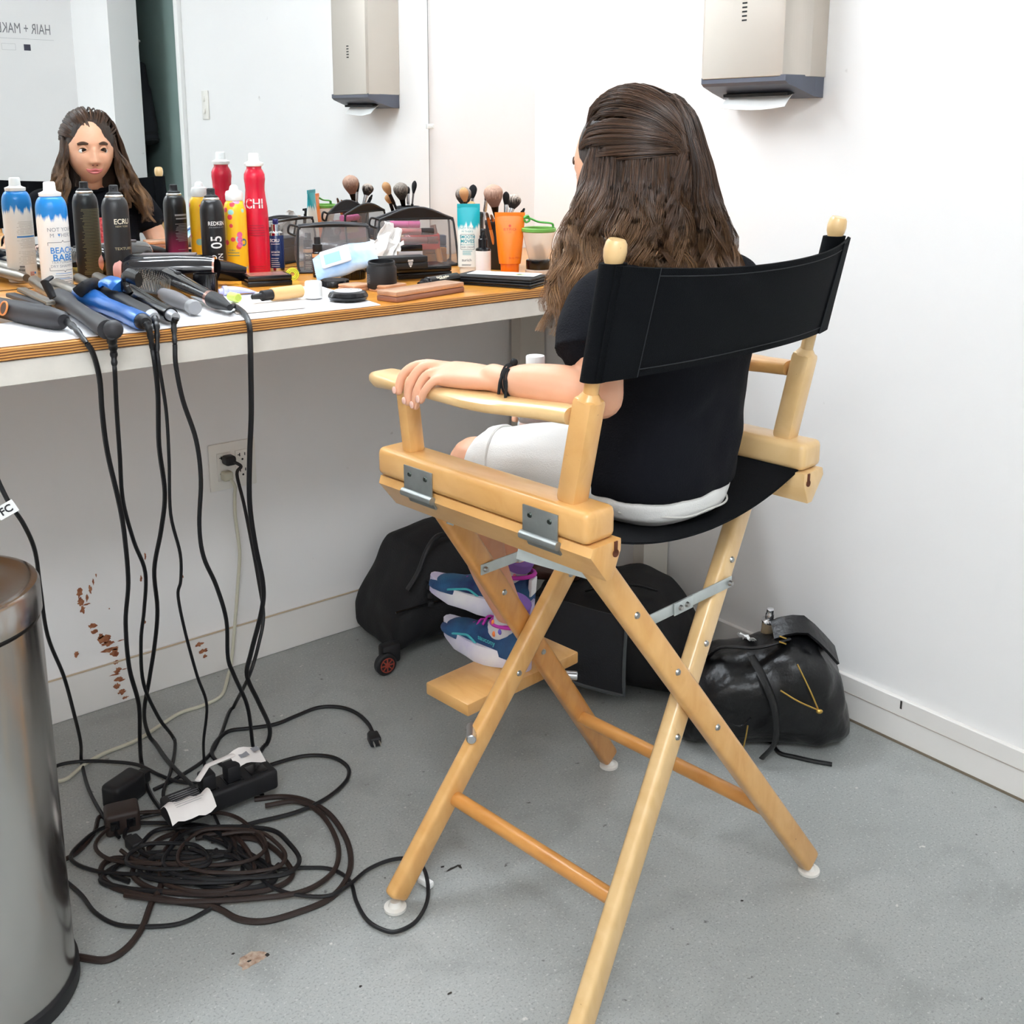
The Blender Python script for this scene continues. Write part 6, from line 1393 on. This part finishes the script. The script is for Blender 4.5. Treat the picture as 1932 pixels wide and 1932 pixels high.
pr = Print(); pr.text('FC', .016, 0, 0, bold=.0004); pr.plane('tag_lettering', mat('print_black', (40, 40, 44), .5), lcab, Matrix.Translation(tg) @ Euler((0, R(-28), R(-25))).to_matrix().to_4x4() @ Matrix.Translation((0, -.0012, 0)) @ Matrix.Rotation(R(90), 4, 'X'))
# extension cords on the floor
def ext(label, px, r_, z=.004, m=M_CORD, grp='cables tangled on the floor', name='extension_lead'):
    P = floor_pts(px, z); o = thing(name, label, 'cable', (P[0].x, P[0].y, 0), group=grp); c_ = cord(o, P, r_, m, 'cord'); return o
def plug_end(o, px, d_px, kind=0):
    p = fl(px[0], px[1], .012)-o.location; q = fl(d_px[0], d_px[1], .012)-o.location; az = math.atan2((p-q).y, (p-q).x)
    b = MB(); b.X = Matrix.Translation(p) @ Matrix.Rotation(az, 4, 'Z'); b.box((0, 0, 0), (.034, .024, .020), .004, 3); b.box((-.02, 0, 0), (.014, .014, .012), .003); b.build('plug_body', M_BLKM, o)
    for y in (-.0062, .0062): b = MB(); b.X = Matrix.Translation(p) @ Matrix.Rotation(az, 4, 'Z'); b.box((.024, y, .002), (.016, .0015, .006)); b.build('prong', M_RING, o)
e1 = ext('black extension cord ending in a loose plug on the bare floor', [(705, 1388), (695, 1366), (672, 1345), (640, 1334), (600, 1335), (560, 1350), (520, 1366), (470, 1374), (430, 1380), (404, 1405), (402, 1428), (430, 1450), (470, 1470), (495, 1500)], .0042, .005); plug_end(e1, (706, 1394), (690, 1362))
e2 = ext('black cable making a wide loop beside the power strip', [(440, 1470), (475, 1456), (520, 1440), (575, 1426), (625, 1428), (655, 1446), (656, 1468), (635, 1492), (600, 1515), (550, 1535), (480, 1552), (420, 1570)], .0040, .010)
e3 = ext('long brownish cable in big rings round the heap', [(480, 1508), (530, 1503), (575, 1510), (620, 1535), (652, 1580), (662, 1625), (650, 1665), (618, 1698), (560, 1722), (500, 1738), (450, 1734), (405, 1712), (330, 1700), (250, 1685), (205, 1668), (190, 1640), (215, 1620), (280, 1625)], .0052, .006, M_CORDB)
e4 = ext('second brownish cable lying inside the big ring', [(500, 1520), (560, 1512), (605, 1535), (635, 1585), (636, 1630), (610, 1662), (560, 1685), (480, 1695), (400, 1700), (320, 1700), (235, 1688)], .0046, .012, M_CORDB)
e5 = ext('cable running from the heap round the chair foot and back', [(400, 1560), (440, 1592), (475, 1612), (520, 1638), (575, 1637), (625, 1640), (660, 1662), (672, 1700), (692, 1735), (722, 1754), (750, 1757), (785, 1738), (806, 1700), (806, 1660), (795, 1632), (770, 1620), (735, 1623), (695, 1640), (660, 1668), (620, 1690), (560, 1688), (510, 1672), (480, 1640), (450, 1600)], .0034, [.006]*12+[.012, .020, .024, .022, .016, .010]+[.012]*6)
p = fl(803, 1664, .012)-e5.location; b = MB(); b.box(p, (.012, .030, .012), .003, rot=(0, 0, .2)); b.box(p+Vector((.004, .018, .004)), (.010, .014, .008), .002); b.build('white_tag', mat('white_paper', (240, 240, 238), .8), e5)
e6 = ext('brown-black cable curving away behind the steel bin', [(110, 1800), (150, 1806), (200, 1811), (240, 1788), (268, 1750), (285, 1705), (300, 1680), (310, 1650)], .0056, .006, M_CORDB)
e7 = ext('thin black cable arcing from the bin below the heap', [(110, 1652), (126, 1664), (155, 1690), (180, 1722), (220, 1744), (280, 1748), (340, 1742), (390, 1718), (430, 1690), (455, 1650), (460, 1600)], .0036, .006)
e8 = ext('black cable arching across the back of the heap', [(90, 1455), (115, 1442), (160, 1436), (210, 1437), (260, 1443), (300, 1462), (340, 1475), (400, 1478), (460, 1462)], .0036, .012)
e9 = ext('brownish cable leaving the heap towards the bin', [(230, 1560), (190, 1540), (178, 1570), (155, 1600), (125, 1620), (90, 1628)], .0042, .006, M_CORDB)
rl = random.Random(5)
descr = ['small tight loop', 'long flat loop', 'twisted double loop', 'loose oval loop', 'narrow drooping loop', 'crossed loop', 'short kinked loop', 'round loop', 'lopsided loop', 'stretched loop', 'coiled loop']
for k in range(11):
    cx_, cy_ = rl.uniform(300, 470), rl.uniform(1560, 1650); rx, ry = rl.uniform(70, 170), rl.uniform(30, 75); a0 = rl.uniform(0, 6.28); P = []
    for i in range(17):
        t = a0+i*.5; q = .45+.55*math.sin(math.pi*(i+.5)/17)**.4; P.append((cx_+rx*q*math.cos(t)*(1+.12*math.sin(3*t)), cy_+ry*q*math.sin(t)*(1+.15*math.cos(2*t))))
    ext(descr[k]+' of black cable in the floor heap', P, rl.choice([.0036, .0042, .0046]), .008+.0045*(k % 5), M_CORD if k % 3 else M_CORDB)
# power strip
c_ = fl(418, 1532); d = fl(490, 1502)-fl(345, 1560); psr = thing('power_strip', 'black power strip with white warning labels in the cable heap', 'power strip', (c_.x, c_.y, .022), math.atan2(d.y, d.x))
MB().box((0, 0, .020), (.215, .058, .040), .006, 3).build('strip_case', M_BLKM, psr)
for k in range(4): MB().box((-.075+.05*k, 0, .0405), (.034, .036, .002), .001).build('socket', M_BLK, psr)
for k in range(2):
    b = MB(); b.box((-.025+.05*k, .0, .056), (.028, .030, .034), .005); b.build('plugged_in_plug', M_BLKM, psr)
M_TAGP = mat('printed_tag', (236, 230, 226), .7)
t1_ = [[(-.125+.012*j, -.028-.055*i/6+.004*math.sin(j), .052+.020*math.sin(i/6*3)-.008*i/6+.003*math.sin(j*2)) for j in range(8)] for i in range(7)]
MB().sheet(t1_, .0006).build('warning_label', M_TAGP, psr)
t2_ = [[(.030+.010*j, .006+.034*i/4-.02, .064+.006*math.sin(j*.8)+.004*i) for j in range(7)] for i in range(5)]
MB().sheet(t2_, .0006).build('warning_label', M_TAGP, psr)
pr = Print(); pr.lines(-.085, -.075, -.035, .055, 7, .0012); pr.plane('label_print', mat('print_grey', (150, 152, 158), .5), psr, Matrix.Translation((0, 0, .0745)))
pr = Print(); pr.rect(.052, .004, .018, .020); pr.rect(.078, .006, .014, .016); pr.plane('label_print', mat('print_grey', (150, 152, 158), .5), psr, Matrix.Translation((0, 0, .0795)))
b = MB(); b.tube([(-.05, -.02, .075), (-.02, .005, .082), (.03, .012, .080), (.06, .02, .074)], .006, 8, flat=.4); b.build('rolled_label', M_TAGP, psr)
# adapters
c_ = fl(236, 1512); ad = thing('plug_adapter', 'chunky black adapter block at the edge of the cable heap', 'adapter', (c_.x, c_.y, .0), R(25))
MB().box((0, 0, .026), (.078, .046, .052), .010, 3).build('adapter_case', M_BLKM, ad); MB().box((.048, 0, .026), (.024, .024, .024), .004).build('adapter_neck', M_BLKM, ad)
c_ = fl(232, 1562); ad2 = thing('plug_adapter', 'dark brown three-way adapter beside the black block', 'adapter', (c_.x, c_.y, .0), R(-15))
MB().box((0, 0, .022), (.062, .050, .044), .007, 3).build('adapter_case', mat('dark_brown_plastic', (50, 38, 34), .5), ad2)
for k in range(2): MB().box((-.014+.028*k, -.0255, .024), (.016, .002, .018), .001).build('socket_face', M_BLK, ad2)
e10 = ext('short black cord ending in a two-prong plug inside the heap', [(252, 1592), (235, 1575), (260, 1545), (320, 1530)], .004, .012); plug_end(e10, (254, 1592), (240, 1578))

# ---------------------------------------------------------------- steel bin
RC = .135; tpt = fl(148, 1826); dv = Vector((tpt.x-CAM.x, tpt.y-CAM.y, 0)).normalized(); lf = Vector((-dv.y, dv.x, 0)); bc = Vector((tpt.x, tpt.y, 0))+lf*RC
def steel_can():
    m, nt, b = base_mat('fingerprint_steel'); N, L = nt.nodes, nt.links; tc = N.new('ShaderNodeTexCoord'); mp = N.new('ShaderNodeMapping'); mp.inputs['Scale'].default_value = (40, 40, 1.2); L.new(tc.outputs['Object'], mp.inputs[0]); n = N.new('ShaderNodeTexNoise'); n.inputs['Scale'].default_value = 6; n.inputs['Detail'].default_value = 4; L.new(mp.outputs[0], n.inputs['Vector'])
    r_ = N.new('ShaderNodeMapRange'); r_.inputs[3].default_value = .14; r_.inputs[4].default_value = .30; L.new(n.outputs[0], r_.inputs[0]); L.new(r_.outputs[0], b.inputs['Roughness']); b.inputs['Base Color'].default_value = lin((196, 193, 190)); b.inputs['Metallic'].default_value = 1; return m
M_CAN = steel_can()
bn = thing('waste_bin', 'tall round stainless steel waste bin with domed lid', 'bin', bc)
MB().lathe([(RC-.006, .028), (RC-.002, .030), (RC-.002, .600), (RC-.008, .602)], 64).build('bin_body', M_CAN, bn)
MB().lathe([(RC+.001, 0), (RC+.003, .004), (RC+.003, .026), (RC-.002, .030)], 64).build('bin_base', M_BLKM, bn)
MB().lathe([(RC-.006, .600), (RC-.004, .606)], 64, cap=False).build('seal_ring', M_BLKM, bn)
MB().lathe([(RC-.003, .606), (RC+.001, .608), (RC+.001, .648), (RC-.002, .654), (RC-.012, .656), (RC-.020, .653), (RC*.5, .662), (0, .665)], 64).build('bin_lid', M_CAN, bn)
MB().box((-lf.x*0+dv.x*-.0, 0, .016), (.001, .001, .001)) 
b = MB(); q = -dv; b.box((q.x*(RC+.012), q.y*(RC+.012), .012), (.05, .04, .012), .004, rot=(0, 0, math.atan2(q.y, q.x)+math.pi/2)); b.build('pedal', M_BLKM, bn)

# ---------------------------------------------------------------- bags under the counter
M_NYL = mat('black_nylon', (15, 15, 18), .75, bump=.5, bscale=260); M_NYL2 = mat('charcoal_nylon', (36, 37, 42), .75, bump=.4, bscale=300); M_LEA = mat('black_leather', (16, 16, 18), .34, bump=.6, bscale=90)
def soft_bag(root, secs, m, name, noise_a=.008, seed=0.0, vox=.008, p_=3.2):
    """secs : (x, y0, y1, z0, z1) sections along x"""
    b = MB(); rg = []
    for (x, y0, y1, z0_, z1_) in secs: 
        rg.append([(x, (y0+y1)/2+(y1-y0)/2*math.copysign(abs(math.cos(q))**(2/p_), math.cos(q)), (z0_+z1_)/2+(z1_-z0_)/2*math.copysign(abs(math.sin(q))**(2/p_), math.sin(q))) for q in [2*math.pi*k/28 for k in range(28)]])
    b.loft(rg); o = remesh(b, name, vox, m, root, 4)
    displace(o.data, lambda p: noise_a*(mnoise.noise(p*9+Vector((seed, 0, 0)))+.5*mnoise.noise(p*22+Vector((seed, 3, 0))))*min(1, max(0, p.z/.03)))
    return o
rb = thing('roller_bag', 'black nylon roller bag with red wheel under the counter', 'bag', (-.455, -.165, 0), R(-4))
soft_bag(rb, [(-.192, -.10, .10, .03, .09), (-.180, -.115, .12, .02, .14), (-.145, -.12, .13, .02, .19), (-.10, -.12, .13, .02, .275), (.0, -.125, .13, .02, .295), (.12, -.12, .13, .02, .29), (.19, -.11, .12, .02, .25), (.21, -.09, .10, .04, .20)], M_NYL, 'bag_body', .006, 1.0)
for yy in (-.128,):
    wx = -.232; wl = MB(); wl.lathe([(.010, -.010), (.024, -.010), (.0275, -.006), (.0275, .006), (.024, .010), (.010, .010)], 28, Matrix.Translation((wx, yy, .0275)) @ Matrix.Rotation(R(90), 4, 'X')); wh = wl.build('wheel', M_BLKM, rb)
    hb_ = MB(); hb_.lathe([(.0185, .0102), (.0185, .012), (.0165, .012), (.0165, .0102)], 28, Matrix.Translation((wx, yy, .0275)) @ Matrix.Rotation(R(90), 4, 'X'), cap=False)
    hb_.lathe([(.0, .0115), (.006, .0115), (.007, .0102)], 16, Matrix.Translation((wx, yy, .0275)) @ Matrix.Rotation(R(90), 4, 'X'))
    for k in range(8): a_ = 2*math.pi*k/8; hb_.bar((wx+.006*math.cos(a_), yy-.0108, .0275+.006*math.sin(a_)), (wx+.0178*math.cos(a_), yy-.0108, .0275+.0178*math.sin(a_)), .003, .002, up=(0, 1, 0))
    hb_.build('wheel_hub', mat('red_hub', (150, 62, 48), .5), wh)
    b = MB(); b.box((wx+.020, yy+.016, .045), (.05, .03, .05), .008); b.build('wheel_housing', M_BLKM, rb)
b = MB(); b.tube(smooth_path([(-.165, -.125, .20), (-.14, -.132, .24), (-.115, -.132, .29), (-.08, -.12, .315), (-.03, -.11, .31)], 5), .009, 8, flat=.6); b.build('grab_handle', M_BLKM, rb)
MB().tube(smooth_path([(-.195, -.118, .145), (-.1, -.128, .15), (.05, -.130, .15), (.19, -.115, .145)], 6), .003, 6).build('zip_line', M_BLK, rb)
for k in range(4): MB().box((-.105, -.128, .215-.022*k), (.016, .010, .014), .003, rot=(0, .3, 0)).build('zip_pull', M_BLKM, rb)
df = thing('duffel_bag', 'large black duffel bag with charcoal flap behind the chair legs', 'bag', (-.235, -.60, 0), R(-60))
soft_bag(df, [(-.225, -.14, .12, .01, .12), (-.20, -.16, .15, .005, .19), (-.10, -.17, .17, .005, .225), (.02, -.17, .17, .005, .235), (.10, -.16, .16, .005, .215), (.16, -.14, .14, .005, .16), (.19, -.10, .10, .02, .10)], M_NYL, 'bag_body', .010, 4.0)
g = []
for i in range(13):
    row = []
    for j in range(9):
        s_, t_ = i/12, j/8; x = -.205+.27*s_; z = .222-.185*t_+.008*math.sin(5*s_); y = -.168-.014*math.sin(t_*2.6)-.004*t_+.004*mnoise.noise((s_*4, t_*4, 1)); row.append((x, y, z))
    g.append(row)
fp = MB().sheet(g, .006).build('flap', M_NYL2, df)
edge = [Vector(g[0][j]) for j in range(9)]+[Vector(g[i][8]) for i in range(1, 13)]+[Vector(g[12][j]) for j in range(7, -1, -1)]
MB().tube([p+Vector((0, -.004, 0)) for p in edge], .0042, 6).build('flap_piping', mat('grey_piping', (84, 88, 90), .6), fp)
MB().tube(smooth_path([(.085, -.150, .222), (.070, -.168, .19), (.060, -.175, .15)], 5), .0016, 6).build('red_seam', mat('red_thread', (150, 40, 36), .7), df)
MB().tube(smooth_path([(-.05, -.10, .232), (.0, -.13, .262), (.06, -.10, .262), (.10, -.05, .235)], 6), .008, 8, flat=.4).build('carry_handle', M_NYL, df)
bl_ = thing('brown_pouch', 'crumpled brown leather pouch lying on the duffel bag', 'pouch', (-.335, -.47, .222), R(-50))
soft_bag(bl_, [(-.08, -.03, .03, .0, .02), (-.05, -.05, .05, -.005, .05), (.02, -.055, .05, -.005, .058), (.07, -.04, .04, .0, .03)], mat('brown_leather', (62, 38, 30), .4, bump=.5, bscale=80), 'pouch_body', .008, 9.0, .006, 2.2)
MB().tube(smooth_path([(-.05, -.02, .05), (0, -.025, .060), (.05, -.01, .048)], 4), .003, 6).build('pouch_zip', mat('zip_grey', (70, 72, 76), .4), bl_)
# slouchy leather handbag by the wall
hb2 = thing('leather_handbag', 'slouchy black leather handbag with gold zips against the wall', 'handbag', (-.195, -1.010, 0), R(-40))
soft_bag(hb2, [(-.185, -.07, .06, .005, .08), (-.165, -.10, .09, .0, .15), (-.10, -.115, .10, .0, .20), (-.02, -.120, .10, .0, .220), (.05, -.120, .10, .0, .250), (.10, -.110, .09, .0, .235), (.145, -.090, .07, .0, .17), (.165, -.05, .04, .005, .07)], M_LEA, 'bag_body', .016, 14.0, .006, 2.5)
MB().tube(smooth_path([(-.14, -.03, .18), (-.11, -.06, .225), (-.04, -.075, .232), (.03, -.06, .245)], 6), .010, 8, flat=.35).build('bag_rim', M_LEA, hb2)
b = MB(); g = [[(.0+.022*i, -.055+.020*j-.006*i*.3, .248+.030*math.sin(math.pi*(i+1)/7)-.010*abs(j-2)-.012*max(0, i-3)) for j in range(5)] for i in range(7)]; b.sheet(g, .006); b.build('handle_loop', M_LEA, hb2)
MB().tube(smooth_path([(-.055, -.09, .222), (-.035, -.125, .19), (-.012, -.138, .13), (-.008, -.142, .06), (-.035, -.143, .02)], 6), .010, 8, flat=.25).build('strap', M_LEA, hb2)
M_BRASS = mat('brass_zip', (196, 160, 84), .35, .9)
MB().tube(smooth_path([(.035, -.112, .215), (.060, -.128, .165), (.078, -.128, .125)], 5), .0018, 6).build('zip', M_BRASS, hb2); MB().tube(smooth_path([(-.0, -.128, .165), (.035, -.134, .145), (.078, -.130, .123)], 5), .0018, 6).build('zip', M_BRASS, hb2)
MB().sphere((.080, -.133, .122), (.007, .004, .005), 12, 8).build('zip_pull', M_BRASS, hb2)
MB().tube(smooth_path([(-.062, -.126, .085), (-.066, -.128, .055), (-.070, -.126, .028)], 5), .0016, 6).build('zip', M_BRASS, hb2)
for k in range(2): MB().box((.012, -.075, .256-.012*k), (.016, .003, .003), .0008, rot=(0, R(20), 0)).build('buckle', M_BRASS, hb2)
MB().tube(smooth_path([(-.17, -.118, .105), (-.12, -.128, .098), (-.08, -.130, .085), (-.058, -.130, .105)], 5), .0022, 6).build('pocket_edge', M_BLK, hb2)
for px_ in ([(1440, 1395), (1455, 1400), (1470, 1420), (1500, 1428), (1535, 1436), (1570, 1442)],):
    inv = (Matrix.Translation(hb2.location) @ hb2.rotation_euler.to_matrix().to_4x4()).inverted(); MB().tube([inv @ p for p in smooth_path(floor_pts(px_, .005), 5)], .0045, 8).build('strap_end', M_LEA, hb2)
sp_ = thing('perfume_bottle', 'small silver-capped bottle poking out of the leather handbag', 'bottle', (-.185, -1.00, .222), (R(8), R(-6), 0))
MB().lathe([(.012, 0), (.015, .002), (.015, .030), (.010, .034)], 20).build('glass_body', mat('amber_glass', (150, 130, 100), .1, alpha=.7), sp_); MB().lathe([(.016, .032), (.016, .035), (.009, .037), (.009, .050), (.0075, .052), (.0075, .062), (0, .063)], 20).build('silver_cap', M_CHROME, sp_)
pp_ = thing('folded_paper', 'white folded paper sticking out of the leather handbag', 'paper', (-.235, -.985, .215), (R(20), R(30), R(20)))
MB().sheet(crumple(2.2, 9, .045, .035, .012), .0008).build('paper_sheet', mat('white_paper', (240, 240, 238), .8), pp_)
